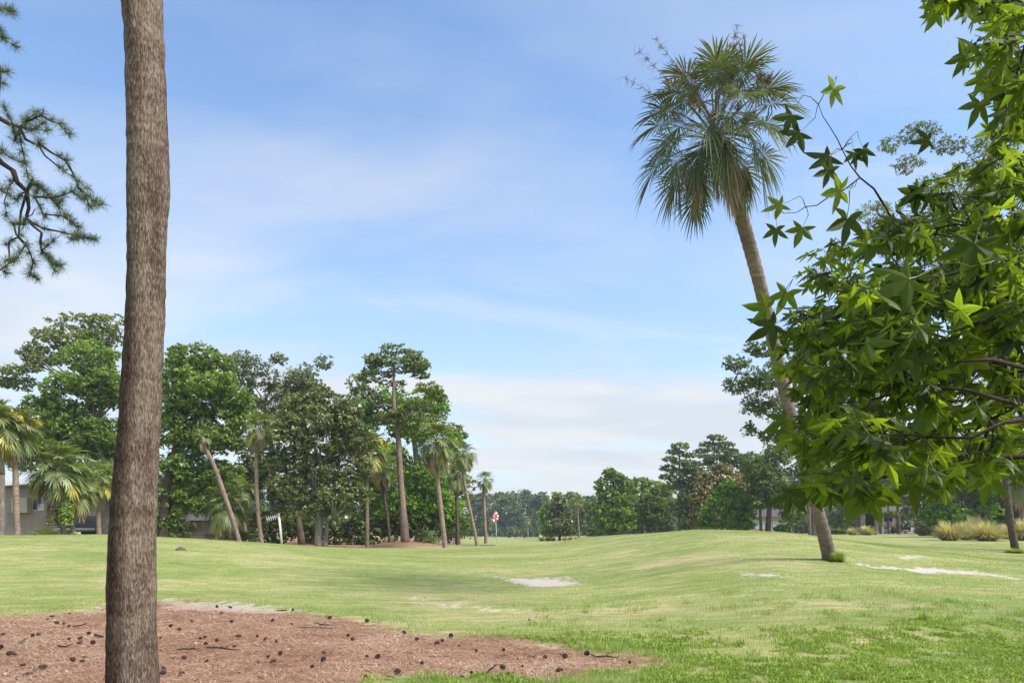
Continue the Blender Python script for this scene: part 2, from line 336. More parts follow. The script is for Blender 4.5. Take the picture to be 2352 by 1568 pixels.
MFAR = np.array([(P(u,0,Y)[0], Y) for u, Y in ((1090,262),(1160,268),(1205,262),(1215,275),(1100,300))])
MLEFT = np.array([(P(u,0,Y)[0], Y) for u, Y in ((560,50),(640,46),(700,44.5),(760,44),(850,46),(920,49),(990,50),(1062,56),(1062,220),(200,220),(300,52))])
DRYS = [(1560,1285,150,12),(1640,1290,60,8),(1820,1300,100,14),(1430,1268,30,5),(2090,1232,80,3),(1740,1237,60,4),(1500,1400,200,8),(1020,1385,150,22),(1180,1420,200,10),(1950,1390,250,10),(240,1330,120,6),(1650,1240,60,3),(2010,1470,260,9),(1850,1500,160,10),(1720,1540,160,10),(1980,1535,120,8)]
_dr = []
for u, v, ru, rv in DRYS:
    c = ground_at(u, v); a = ground_at(u, v-rv); _dr.append((c[0], c[1], px(ru, c[1]), max(abs(a[1]-c[1]), 0.25)))
def masks(x, y):
    mul = sdf(MULCH, x, y); mul = np.maximum(mul, np.maximum(sdf(MMOUND, x, y), np.maximum(sdf(MPATIO, x, y), np.maximum(sdf(MFAR, x, y), sdf(MLEFT, x, y)))))
    snd = np.full(x.shape, -9.0)
    for p in SANDS: snd = np.maximum(snd, sdf(p, x, y))
    dry = np.zeros(x.shape)
    for cx, cy, rx, ry in _dr: dry = np.maximum(dry, np.exp(-(((x-cx)/rx)**2+((y-cy)/ry)**2)))
    return np.clip(mul, -2, 2), np.clip(snd, -2, 2), dry
def build_ground():
    Y = np.concatenate([np.linspace(-60, 3, 14)[:-1], np.linspace(3, 6.5, 10)[:-1], np.geomspace(6.5, 60, 280)[:-1], np.geomspace(60, 2500, 90)])
    s0 = np.linspace(-0.95, 0.95, 280); s = np.concatenate([-np.geomspace(0.97, 6, 14)[::-1], s0, np.geomspace(0.97, 6, 14)])
    XX = s[None, :]*(np.maximum(Y, 0)[:, None]*0.85+6); YY = np.repeat(Y[:, None], len(s), 1)
    XX[Y < 3] = s[None, :]*14
    Z = terr(XX, YY); mul, snd, dry = masks(XX.ravel(), YY.ravel())
    Z = Z.ravel() - 0.03*np.clip(snd*3, 0, 1) - 0.02*np.clip(mul*4+.5, 0, 1)
    V = np.c_[XX.ravel(), YY.ravel(), Z]; nr, nc = XX.shape; idx = np.arange(nr*nc).reshape(nr, nc)
    F = np.stack([idx[:-1, :-1], idx[:-1, 1:], idx[1:, 1:], idx[1:, :-1]], -1).reshape(-1, 4)
    m, N, L, out = new_mat('ground_turf'); b = N.new("ShaderNodeBsdfPrincipled"); b.inputs['Roughness'].default_value = 0.95; b.inputs['Specular IOR Level'].default_value = 0.08
    def A(n): a = N.new("ShaderNodeAttribute"); a.attribute_name = n; return a.outputs['Fac']
    def ma(op, a, b_=None, c=None, cl=False):
        k = N.new("ShaderNodeMath"); k.operation = op; k.use_clamp = cl
        for i, x in enumerate((a, b_, c)):
            if x is None: continue
            if isinstance(x, (int, float)): k.inputs[i].default_value = x
            else: L.new(x, k.inputs[i])
        return k.outputs[0]
    def mixc(f, a, b_):
        k = N.new("ShaderNodeMix"); k.data_type = 'RGBA'
        L.new(f, k.inputs[0])
        for i, x in ((6, a), (7, b_)):
            if isinstance(x, tuple): k.inputs[i].default_value = x
            else: L.new(x, k.inputs[i])
        return k.outputs[2]
    nbig = nnode(N, L, 0.35, 5, 0.6, mscale=(.55, 1.6, 1)).outputs[0]; nmid = nnode(N, L, 2.6, 5, 0.65, mscale=(.45, 1.3, 1)).outputs[0]; nfine = nnode(N, L, 22, 4, 0.7, mscale=(.6, 1, 1)).outputs[0]
    nedge = nnode(N, L, 4.5, 6, 0.75).outputs[0]; nstreak = nnode(N, L, 1.2, 4, 0.6, mscale=(.22, 1.5, 1)).outputs[0]
    g = ramp(N, L, ma('ADD', ma('MULTIPLY', nbig, 0.5), ma('MULTIPLY', nmid, 0.5)), [(0.36, C(.165,.225,.065)), (0.5, C(.265,.305,.105)), (0.61, C(.41,.375,.19))])
    g2 = ramp(N, L, nfine, [(0.3, C(.55,.6,.5)), (0.7, C(1.25,1.22,1.2))])
    k = N.new("ShaderNodeMix"); k.data_type = 'RGBA'; k.blend_type = 'MULTIPLY'; k.inputs[0].default_value = 0.8; L.new(g, k.inputs[6]); L.new(g2, k.inputs[7]); grass = k.outputs[2]
    dryf = ma('MULTIPLY', A('dry'), ma('MULTIPLY', ma('SUBTRACT', nmid, 0.36), 4.5, cl=True), cl=True)
    st = ma('MULTIPLY', ma('SUBTRACT', nstreak, 0.54, cl=True), 4.0, cl=True)
    dryf = ma('MAXIMUM', dryf, ma('MULTIPLY', st, 0.8))
    c1 = mixc(ma('MULTIPLY', dryf, 0.85), grass, C(.43,.35,.20))
    sandc = ramp(N, L, nfine, [(0.3, C(.38,.33,.27)), (0.65, C(.56,.50,.43))])
    sf = ma('MULTIPLY', ma('ADD', ma('ADD', ma('MULTIPLY', A('sand'), 3.0), -.12), ma('MULTIPLY', ma('SUBTRACT', nedge, 0.5), 8.5)), 1.6, cl=True)
    straw = nnode(N, L, 34, 5, 0.75, mscale=(1, .55, 1)).outputs[0]
    mc = ramp(N, L, ma('ADD', ma('MULTIPLY', straw, 0.7), ma('MULTIPLY', nmid, 0.3)), [(0.36, C(.10,.052,.032)), (0.5, C(.285,.165,.105)), (0.66, C(.48,.335,.235))])
    mf = ma('MULTIPLY', ma('ADD', ma('MULTIPLY', A('mulch'), 3.0), ma('MULTIPLY', ma('SUBTRACT', nedge, 0.5), 8.0)), 1.5, cl=True)
    c2 = mixc(mf, c1, mc); c3 = mixc(ma('MULTIPLY', sf, ma('SUBTRACT', 1.0, ma('MULTIPLY', mf, 0.45))), c2, sandc)
    L.new(c3, b.inputs['Base Color'])
    bp = N.new("ShaderNodeBump"); bp.inputs['Strength'].default_value = 0.7; bp.inputs['Distance'].default_value = 0.04
    L.new(ma('ADD', nfine, ma('MULTIPLY', nmid, 1.5)), bp.inputs['Height']); L.new(bp.outputs[0], b.inputs['Normal']); L.new(b.outputs[0], out.inputs[0])
    me = fast_mesh('ground', V, F, m, {'mulch': mul, 'sand': snd, 'dry': dry}, True)
    o = link('ground', me); o['kind'] = 'structure'
build_ground()

def blades(name, xy, h, w, var, mat, lean=0.5, seed=0, nseg=1, kind='stuff', droop=0.0):
    """thin upright leaf faces standing on the ground at xy"""
    r = np.random.RandomState(seed); n = len(xy); z = terr(xy[:, 0], xy[:, 1])-0.006
    a = r.rand(n)*2*math.pi; la = r.rand(n)*2*math.pi; lm = r.rand(n)*lean
    side = np.c_[np.cos(a), np.sin(a), np.zeros(n)]*(w/2)[:, None]
    lv = np.c_[np.cos(la)*np.sin(lm), np.sin(la)*np.sin(lm), np.cos(lm)]
    b = np.c_[xy, z]
    if nseg == 1:
        V = np.stack([b-side, b+side, b+lv*h[:, None]], 1).reshape(-1, 3); F = np.arange(3*n).reshape(-1, 3); att = np.repeat(var, 3)
    else:
        mid = b+lv*(h*0.55)[:, None]; tip = mid+(lv*np.array((1.5, 1.5, 0.6-droop)))*(h*0.5)[:, None]
        V = np.stack([b-side*.6, b+side*.6, mid+side, mid-side, tip], 1).reshape(-1, 3); i = np.arange(n)*5
        F = np.concatenate([np.c_[i, i+1, i+2], np.c_[i, i+2, i+3], np.c_[i+3, i+2, i+4]]); att = np.repeat(var, 5)
    o = link(name, fast_mesh(name, V, F, mat, {'var': att})); 
    if kind: o['kind'] = kind
    return o
def scatter(n, Y0, Y1, p, seed, margin=0.83):
    r = np.random.RandomState(seed); t = r.rand(n); Y = (Y0**(1-p)+t*(Y1**(1-p)-Y0**(1-p)))**(1/(1-p)) if p != 1 else Y0*(Y1/Y0)**t
    return np.c_[(r.rand(n)*2-1)*Y*margin, Y]
def build_grass():
    r = np.random.RandomState(3)
    xy = scatter(540000, 6.0, 42, 1.1, 1); mul, snd, dry = masks(xy[:, 0], xy[:, 1])
    ne = fbm(xy[:, 0]*3.0, xy[:, 1]*3.0, 1, 3)-0.5
    keep = (mul+ne*1.7 < 0.0) & (snd+ne*1.0 < 0.05*r.rand(len(xy))) & (r.rand(len(xy)) > dry*0.62)
    xy = xy[keep]; dry = dry[keep]; mul = mul[keep]; n = len(xy); Y = xy[:, 1]
    patch = fbm(xy[:, 0]*0.8, xy[:, 1]*1.6, 2, 4); tuft = vnoise(xy[:, 0]*2.6, xy[:, 1]*2.6, 5)
    keep = r.rand(n) < np.clip(0.35+1.1*patch, 0, 1); xy = xy[keep]; dry = dry[keep]; mul = mul[keep]; Y = Y[keep]; patch = patch[keep]; tuft = tuft[keep]; n = len(xy)
    edge = np.exp(-((mul+0.35)/0.30)**2)
    h = (0.020+0.022*r.rand(n)+0.035*np.clip(tuft-0.62, 0, 1)*(Y < 16)+0.045*edge*r.rand(n)*(Y < 17))*np.clip(1.15-(Y-14)/90, 0.7, 1.15)
    w = 0.0045*np.clip(Y/8.5, 1, 4.5)*(0.7+0.6*r.rand(n))
    var = np.clip(0.5+2.2*(patch-.5)+0.35*(r.rand(n)-.5)-dry*0.5, 0.02, 0.98)
    o = blades('lawn_grass', xy, h, w, var, M['grass'], 0.9, 4)
    tag(o, 'short mown grass covering the mounds of the lawn', 'grass', kind='stuff')
    # broad leaved weeds
    xy = scatter(120000, 6.2, 15.5, 1.0, 6); mul, snd, dry = masks(xy[:, 0], xy[:, 1]); U = CU+FPX*xy[:, 0]/xy[:, 1]
    V = HV+FPX*(EYE-terr(xy[:, 0], xy[:, 1]))/xy[:, 1]
    nz = fbm(xy[:, 0]*0.9+7, xy[:, 1]*0.9, 3, 4); nf = vnoise(xy[:, 0]*4.5, xy[:, 1]*4.5, 9)
    line = np.interp(U, [700, 1080, 1150, 1450, 1700, 2000, 2400, 3000], [1552, 1552, 1425, 1440, 1440, 1425, 1390, 1370])
    f = np.clip((V-line)/30, 0, 1)*np.clip((nz-0.34)*6, 0, 1)*np.clip((nf-0.25)*4, 0, 1)
    keep = (mul < 0.05) & (r.rand(len(xy)) < f); xy = xy[keep]; n = len(xy)
    P0 = np.repeat(xy, 4, 0)+r.randn(n*4, 2)*0.018; hh = 0.045+0.065*r.rand(len(P0)); ww = 0.010+0.010*r.rand(len(P0))
    cl = np.repeat(vnoise(xy[:, 0]*1.5, xy[:, 1]*1.5, 4), 4)
    o = blades('weeds', P0, hh, ww, np.clip(0.25+0.5*cl+0.35*(r.rand(len(P0))-.3), 0, 1), M['weed'], 1.35, 8, 2, droop=0.5)
    tag(o, 'bright green broad leaved weeds spreading through the foreground grass', 'weeds', kind='stuff')
    # long grass blades in loose tufts
    cen = scatter(340, 6.6, 15, 1.0, 21); m2, s2, d2 = masks(cen[:, 0], cen[:, 1]); U = CU+FPX*cen[:, 0]/cen[:, 1]; V = HV+FPX*EYE/cen[:, 1]
    cen = cen[(m2 < -0.08) & (m2 > -3) & ((U > 1150) | (np.abs(m2+0.3) < 0.25))]
    P0 = np.repeat(cen, 60, 0)+r.randn(len(cen)*60, 2)*np.repeat(0.05+0.10*r.rand(len(cen)), 60)[:, None]
    o = blades('long_grass', P0, 0.06+0.10*r.rand(len(P0)), 0.005+0.003*r.rand(len(P0)), 0.45+0.5*r.rand(len(P0)), M['grass'], 0.6, 9, 2)
    tag(o, 'longer fine grass in loose tufts along the pine straw edge', 'grass', kind='stuff')
    # pine straw needles lying flat
    n = 150000; xy = scatter(n, 6.3, 16, 1.0, 12); mul, snd, dry = masks(xy[:, 0], xy[:, 1]); ne = fbm(xy[:, 0]*2.2, xy[:, 1]*2.2, 6, 3)-.5
    keep = (mul+ne*1.3+.12*r.randn(n) > 0) & (r.rand(n) > np.clip(snd*3, 0, 0.75)); xy = xy[keep]; n = len(xy)
    a = r.rand(n)*2*math.pi; Lh = (0.035+0.06*r.rand(n)); z = terr(xy[:, 0], xy[:, 1])-0.012+0.022*r.rand(n)
    d = np.c_[np.cos(a), np.sin(a), r.randn(n)*0.16]; s = np.c_[-np.sin(a), np.cos(a), np.zeros(n)]*0.0021*np.clip(xy[:, 1]/8, 1, 2)[:, None]
    c = np.c_[xy, z]; bend = np.c_[-np.sin(a), np.cos(a), np.zeros(n)]*(r.randn(n)*0.012)[:, None]
    Vv = np.stack([c-d*Lh[:, None]-s, c-d*Lh[:, None]+s, c+bend+s, c+bend-s, c+d*Lh[:, None]], 1).reshape(-1, 3); i = np.arange(n)*5
    F = np.concatenate([np.c_[i, i+1, i+2], np.c_[i, i+2, i+3], np.c_[i+3, i+2, i+4]])
    var = np.repeat(np.clip(0.5*fbm(xy[:, 0]*1.1, xy[:, 1]*1.1, 2, 3)+0.65*r.rand(n)-.05, 0, 1), 5)
    o = link('pine_straw', fast_mesh('pine_straw', Vv, F, M['straw'], {'var': var})); tag(o, 'rust brown pine straw spread over the foreground bed', 'pine straw', kind='stuff')
build_grass()
def litter():
    r = RS(51) if 'RS' in globals() else np.random.RandomState(51); n = 9000; xy = scatter(n, 6.3, 16, 1.0, 52); mul, snd, dry = masks(xy[:, 0], xy[:, 1]); k = mul > -.15+.1*r.rand(n); xy = xy[k]; n = len(xy)
    c = np.c_[xy, terr(xy[:, 0], xy[:, 1])+.006]; a = r.rand(n)*6.28; L_ = r.uniform(.005, .022, n); w = L_*r.uniform(.2, .8, n); d = np.c_[np.cos(a), np.sin(a), r.randn(n)*.25]*L_[:, None]; e = np.c_[-np.sin(a), np.cos(a), r.randn(n)*.25]*w[:, None]
    V = np.stack([c-d, c+e, c+d, c-e], 1).reshape(-1, 3); V[:, 2] += .004
    o = link('bark_litter', fast_mesh('bark_litter', V, np.arange(4*n).reshape(-1, 4), M['litter'], {'var': np.repeat(r.rand(n)**1.7, 4)})); tag(o, 'small bark crumbs and leaf bits strewn through the pine straw', 'litter', kind='stuff')
litter()

# ------------------------------------------------------------ foliage
RS = np.random.RandomState
def unit(v): return v/(np.linalg.norm(v, axis=-1, keepdims=True)+1e-9)
def quads(c, n, size, asp, r, att):
    k = len(c); a = unit(np.cross(n, r.randn(k, 3))); b = np.cross(n, a); s = size if np.ndim(size) else np.full(k, size)
    A = a*(s/2)[:, None]; B = b*(s*asp/2)[:, None]
    V = np.stack([c-A, c+B*1.0-A*0.1, c+A, c-B-A*0.1], 1).reshape(-1, 3); F = np.arange(4*k).reshape(-1, 4)
    return V, F, np.repeat(att, 4)
VF = {'oak': .85, 'pine': .25, 'cypress': .8}
def lobes_to_leaves(lobes, Y, r, kind='oak', dens=1.0, leafpx=7.0, yoff=None):
    """lobes: (u, v, ru, rv) -> leaf centres, normals, tones, sub-clump centres"""
    Cc, Nn, At, Subs = [], [], [], []
    for li, lb in enumerate(lobes):
        u, v, ru, rv = lb[:4]; dy = lb[4] if len(lb) > 4 else r.uniform(-.3, .3)*px(ru, Y)
        c = P(u, v, Y+dy); k = (Y+dy); rx, rz = px(ru, k), px(rv, k); ry = 0.75*max(min(rx, rz*1.6), min(rx, rz))
        m = min(rx, rz); lt = r.rand()
        nsub = int(np.clip(26*(max(rx, rz)/m)**1.2, 24, 64))
        if kind == 'pine': nsub = int(nsub*1.25)
        d = unit(r.randn(nsub, 3)); rad = r.uniform(0.35, 1.0, nsub)**0.6
        sc = c+d*np.array((rx, ry, rz))*rad[:, None]*0.86
        sr = m*r.uniform(0.16, 0.44, nsub)*(0.8 if kind == 'pine' else 1.0)
        na = math.pi*(rx/px(1, k))*(rz/px(1, k)); nv = int(dens*na/(leafpx**2*0.34)*VF.get(kind, .8))+5; nc = max(4, nv//8)
        dv = unit(r.randn(nc, 3))*(r.rand(nc, 1)**.45); cv = c+dv*np.array((rx, ry, rz))*.92; wi = r.randint(0, nc, nv); cvt = r.rand(nc)
        Cc.append(cv[wi]+r.randn(nv, 3)*m*.055); Nn.append(unit(dv[wi]*.6+r.randn(nv, 3)*.75+np.array((0, 0, .4)))); At.append(np.clip(.42+.3*(lt-.5)+.5*(cvt[wi]-.5)+.35*(r.rand(nv)-.5), 0, 1))
        for q in range(nsub):
            area = math.pi*(sr[q]/px(1, k))**2
            nl = int(dens*area/(leafpx**2*0.34)*1.75)+6
            ncl = max(5, nl//7); cd = unit(r.randn(ncl, 3)); cd[:, 2] = np.where(r.rand(ncl) < .35, np.abs(cd[:, 2]), cd[:, 2])
            fl = {'oak': .72, 'pine': .62, 'cypress': .38, 'weep': 1.3}.get(kind, .72)
            cc = sc[q]+cd*sr[q]*np.array((1.12, 1.12, fl))*r.uniform(.7, 1.12, ncl)[:, None]
            wi = r.randint(0, ncl, nl); jit = r.randn(nl, 3)*sr[q]*0.22*np.array((1, 1, .7 if kind != 'weep' else 2.2))
            pc = cc[wi]+jit; nn = unit(cd[wi]*.5+r.randn(nl, 3)*.75+np.array((0, 0, .45)))
            ct = r.rand(ncl)
            Cc.append(pc); Nn.append(nn); At.append(np.clip(.5+.30*(lt-.5)+.35*(r.rand()-.5)+.45*(ct[wi]-.5)+.35*(r.rand(nl)-.5), 0, 1))
            Subs.append((sc[q], sr[q]))
    return np.concatenate(Cc), np.concatenate(Nn), np.concatenate(At), Subs
def crown_mesh(name, lobes, Y, mat, seed, kind='oak', dens=1.0, leafpx=7.0, asp=.62):
    r = RS(seed); c, n, a, subs = lobes_to_leaves(lobes, Y, r, kind, dens, leafpx)
    s = px(leafpx, Y)*r.uniform(.6, 1.35, len(c))
    if kind == 'pine':   # slender needle sprays
        d = unit(r.randn(len(c), 3)+np.array((0, 0, .6))); k = len(c); sd = unit(np.cross(d, r.randn(k, 3)))*(s*.22)[:, None]; e = d*(s*.95)[:, None]
        V = np.stack([c-e*.5, c+sd, c+e*.5, c-sd], 1).reshape(-1, 3); F = np.arange(4*k).reshape(-1, 4); at = np.repeat(a, 4)
    else: V, F, at = quads(c, n, s, asp, r, a)
    return fast_mesh(name, V, F, mat, {'var': at}), subs
def limb_path(a, b, r, sag=0.1, n=6):
    t = np.linspace(0, 1, n)[:, None]; d = b-a; L_ = np.linalg.norm(d)
    off = np.array((0, 0, 1.0))*L_*sag*np.sin(t*math.pi)*-1+r.randn(n, 3)*L_*0.03*np.sin(t*math.pi)
    return a+d*t+off
NT = [0]
def tree(name, label, cat, Y, trunks, lobes, leaf='oak', bark='bark_grey', kind='oak', dens=1.0, leafpx=7.0, group=None, seed=None, limbs=10, moss=0, asp=.62, limb_r=.35, extra=None):
    NT[0] += 1; seed = seed or 100+NT[0]; r = RS(seed)
    base = on_ground(trunks[0][0][0], Y); root = empty(name, base, label, cat, group); bo = np.array(base)
    me, subs = crown_mesh('crown', lobes, Y, M[leaf], seed, kind, dens, leafpx, asp)
    V = np.empty(len(me.vertices)*3, np.float32); me.vertices.foreach_get('co', V); V = V.reshape(-1, 3)-bo.astype(np.float32); me.vertices.foreach_set('co', V.ravel())
    co = link('crown', me, root)
    mb = MB(); tops = []
    for tr in trunks:
        pts = [P(u, v, Y) for u, v, w in tr]; g = on_ground(tr[0][0], Y); pts[0][2] = min(g[2], pts[0][2])-0.15
        rr = [px(w/2, Y) for u, v, w in tr]; rr[0] *= 1.25
        pp = np.array(pts); t = np.linspace(0, len(pts)-1, len(pts)*4); q = np.array([np.interp(t, range(len(pts)), pp[:, i]) for i in range(3)]).T
        q = q+np.c_[vnoise(t*.9, t*0+seed, 1)-.5, vnoise(t*.9, t*0+seed, 7)-.5, t*0]*rr[0]*.7
        mb.tube(q, np.interp(t, range(len(pts)), rr), 10); tops.append((q, rr))
    q, rr = tops[0]; order = sorted(range(len(subs)), key=lambda k: -subs[k][1])[:limbs*2]; r.shuffle(order)
    for k in order[:limbs]:
        tgt = subs[k][0]; j = int(np.argmin(np.abs(q[:, 2]-(tgt[2]-abs(tgt[0]-q[-1][0])*.5)))); j = max(j, len(q)//3)
        lr = np.interp(j, [0, len(q)-1], [rr[0], rr[-1]])*limb_r*1.4+0.01; mb.tube(limb_path(q[j], tgt, r, .06), np.linspace(lr, lr*.25, 6), 5)
    mb.build('trunk', M[bark], root, True, origin=bo).location = (0, 0, 0)
    if moss:
        mv = []; 
        for _ in range(moss):
            k = order[r.randint(len(order))]; c = subs[k][0]+r.randn(3)*subs[k][1]*.6; L_ = r.uniform(.5, 1.6)
            n = 26; b = c+r.randn(n, 3)*np.array((.12, .12, .1)); tip = b+np.c_[r.randn(n)*.05, r.randn(n)*.05, -L_*r.uniform(.5, 1, n)]; w = np.c_[r.randn(n), r.randn(n), np.zeros(n)]; w = unit(w)*0.03
            mv.append(np.stack([b-w, b+w, tip], 1).reshape(-1, 3))
        mv = np.concatenate(mv)-bo; o = link('hanging_moss', fast_mesh('hanging_moss', mv, np.arange(len(mv)).reshape(-1, 3), M['moss'], {'var': np.repeat(r.rand(len(mv)//3), 3)}), root); o['kind'] = 'stuff'
    if extra: extra(root, subs, bo, r, Y)
    return root
def flowers(n, s=0.13, mat='petal', name='flower'):
    def f(root, subs, bo, r, Y):
        mb = MB()
        V = []; 
        for k in range(6):
            a = k*math.pi/3; V += [(0, 0, 0), (math.cos(a-.4)*s*.7, math.sin(a-.4)*s*.7, s*.35), (math.cos(a)*s, math.sin(a)*s, s*.55), (math.cos(a+.4)*s*.7, math.sin(a+.4)*s*.7, s*.35)]
        mb.add(V, [(4*k, 4*k+1, 4*k+2, 4*k+3) for k in range(6)]); first = None
        for i in range(n):
            c, sr = subs[r.randint(len(subs))]; d = unit(np.array((r.randn()*.8, -1.0, r.randn()*.6+.2))); p = c+d*sr*1.15-bo
            if first is None: o = first = mb.build(name, M[mat], root)
            else: o = first.copy(); col.objects.link(o); o.parent = root
            o.location = p; o.rotation_euler = Vector(d).to_track_quat('Z', 'Y').to_euler()
    return f

# ------------------------------------------------------------ palms
def frond_mesh(name, elev, nseg, fan, pet, mats, seed, fold=False, droop=.35, dead=False, spread=150):
    r = RS(seed); V = []; F = []; att = []; mi = []; n0 = 0
    e = R(elev+8); p = np.zeros(3); path = [p.copy()]; bend = R(18 if elev > 10 else 24)
    for i in range(6):
        e -= bend/6; p = p+np.array((math.cos(e), 0, math.sin(e)))*pet/6; path.append(p.copy())
    mbp = MB(); mbp.tube(path, np.linspace(.02, .010, 7), 4)
    V.append(mbp.v[0]); F += mbp.f; att.append(np.full(len(mbp.v[0]), .75)); mi += [0]*len(mbp.f); n0 = len(mbp.v[0])
    cl = fan*.38; cp = [p.copy()]; ce = [e]; 
    for i in range(6): e -= R(48 if not dead else 25)/6; p = p+np.array((math.cos(e), 0, math.sin(e)))*cl/6; cp.append(p.copy()); ce.append(e)
    cp = np.array(cp); S = np.array((0., 1, 0)); base_var = r.uniform(.3, .6)
    sp = R(spread if not dead else 75)
    for i in range(nseg):
        f = (i+.5)/nseg*2-1; phi = f*sp+r.randn()*.02; t = (1-abs(f))*5.999; j = int(t); a0 = cp[j]+(cp[min(j+1, 6)]-cp[j])*(t-j); ee = ce[j]
        D = np.array((math.cos(ee), 0, math.sin(ee))); Nn = np.array((-math.sin(ee), 0, math.cos(ee)))
        d = unit(math.cos(phi)*D+math.sin(phi)*S+abs(math.sin(phi))*.28*Nn); L_ = fan*(.72+.22*math.cos(phi))*r.uniform(.88, 1.1)
        ts = np.array((0, .3, .55, .78, 1.0)); w0 = L_*.30*(2*sp/nseg)*(.62 if fold else .85); ws = np.array((.2, .95, 1.2, .85, .08))*w0
        dr = droop*r.uniform(.7, 1.5)*(1.6 if dead else 1)
        if dead: d = unit(d+np.array((0, 0, -1.2)))
        pts = a0+d*(ts*L_)[:, None]+np.array((0, 0, -1.0))*(dr*L_*ts**2.1)[:, None]
        if r.rand() < .35 and not dead: pts[3:] += np.array((0, 0, -1.0))*np.array((.06, .28))[:, None]*L_*r.rand()
        pts += r.randn(1, 3)*ts[:, None]*(.05*fan if dead else .018*fan)
        sd = unit(np.cross(Nn, d)); up = unit(np.cross(d, sd)); v = base_var+.35*(r.rand()-.5)
        if fold:
            q = np.stack([pts-sd*ws[:, None], pts-up*ws[:, None]*.55, pts+sd*ws[:, None]], 1).reshape(-1, 3); V.append(q)
            for k in range(4):
                for m_ in range(2): F.append((n0+3*k+m_, n0+3*k+m_+1, n0+3*k+m_+4, n0+3*k+m_+3)); mi.append(1)
            att.append(np.full(15, v)); n0 += 15
        else:
            q = np.stack([pts-sd*ws[:, None], pts+sd*ws[:, None]], 1).reshape(-1, 3); V.append(q)
            for k in range(4): F.append((n0+2*k, n0+2*k+1, n0+2*k+3, n0+2*k+2)); mi.append(1)
            att.append(np.full(10, v)); n0 += 10
    me = bpy.data.meshes.new(name); me.from_pydata(np.concatenate(V).tolist(), [], F)
    for m in mats: me.materials.append(m)
    me.polygons.foreach_set('material_index', mi)
    a = me.attributes.new('var', 'FLOAT', 'POINT'); a.data.foreach_set('value', np.concatenate(att).astype(np.float32)); return me
ELEVS = [82, 62, 40, 18, -4, -28, -52]
def frond_set(tagn, nseg, fan, pet, leaf, fold, seed, droop=.3):
    S = {}
    for i, e in enumerate(ELEVS): S[e] = [frond_mesh('frond', e, nseg, fan, pet, (M['petiole'], M[leaf]), seed+i*3+k, fold, droop+.10*(i > 3)+.12*(i > 4)) for k in range(2)]
    S['y'] = [frond_mesh('frond', e, nseg, fan, pet*.95, (M['petiole'], M['frond_yellow']), seed+40+k, fold, droop+.2) for k, e in enumerate((-18, -38))]
    S['d'] = [frond_mesh('dead_frond', e, max(nseg//2, 12), fan*.9, pet*.85, (M['frond_dead'], M['frond_dead']), seed+50+k, fold, .4, True) for k, e in enumerate((-48, -62, -34))]
    return S
FAR = frond_set('far', 24, .78, .98, 'frond', False, 500, .16)
NEAR = frond_set('near', 38, .74, 1.16, 'frond_near', True, 700, .19)
def put_frond(me, root, loc, az, sc, r, name='frond'):
    o = link(name, me, root); o.location = loc; o.rotation_euler = (r.uniform(-.12, .12), r.uniform(-.1, .1), az); o.scale = (sc*r.uniform(.92, 1.08), sc, sc*r.uniform(.92, 1.08)); return o
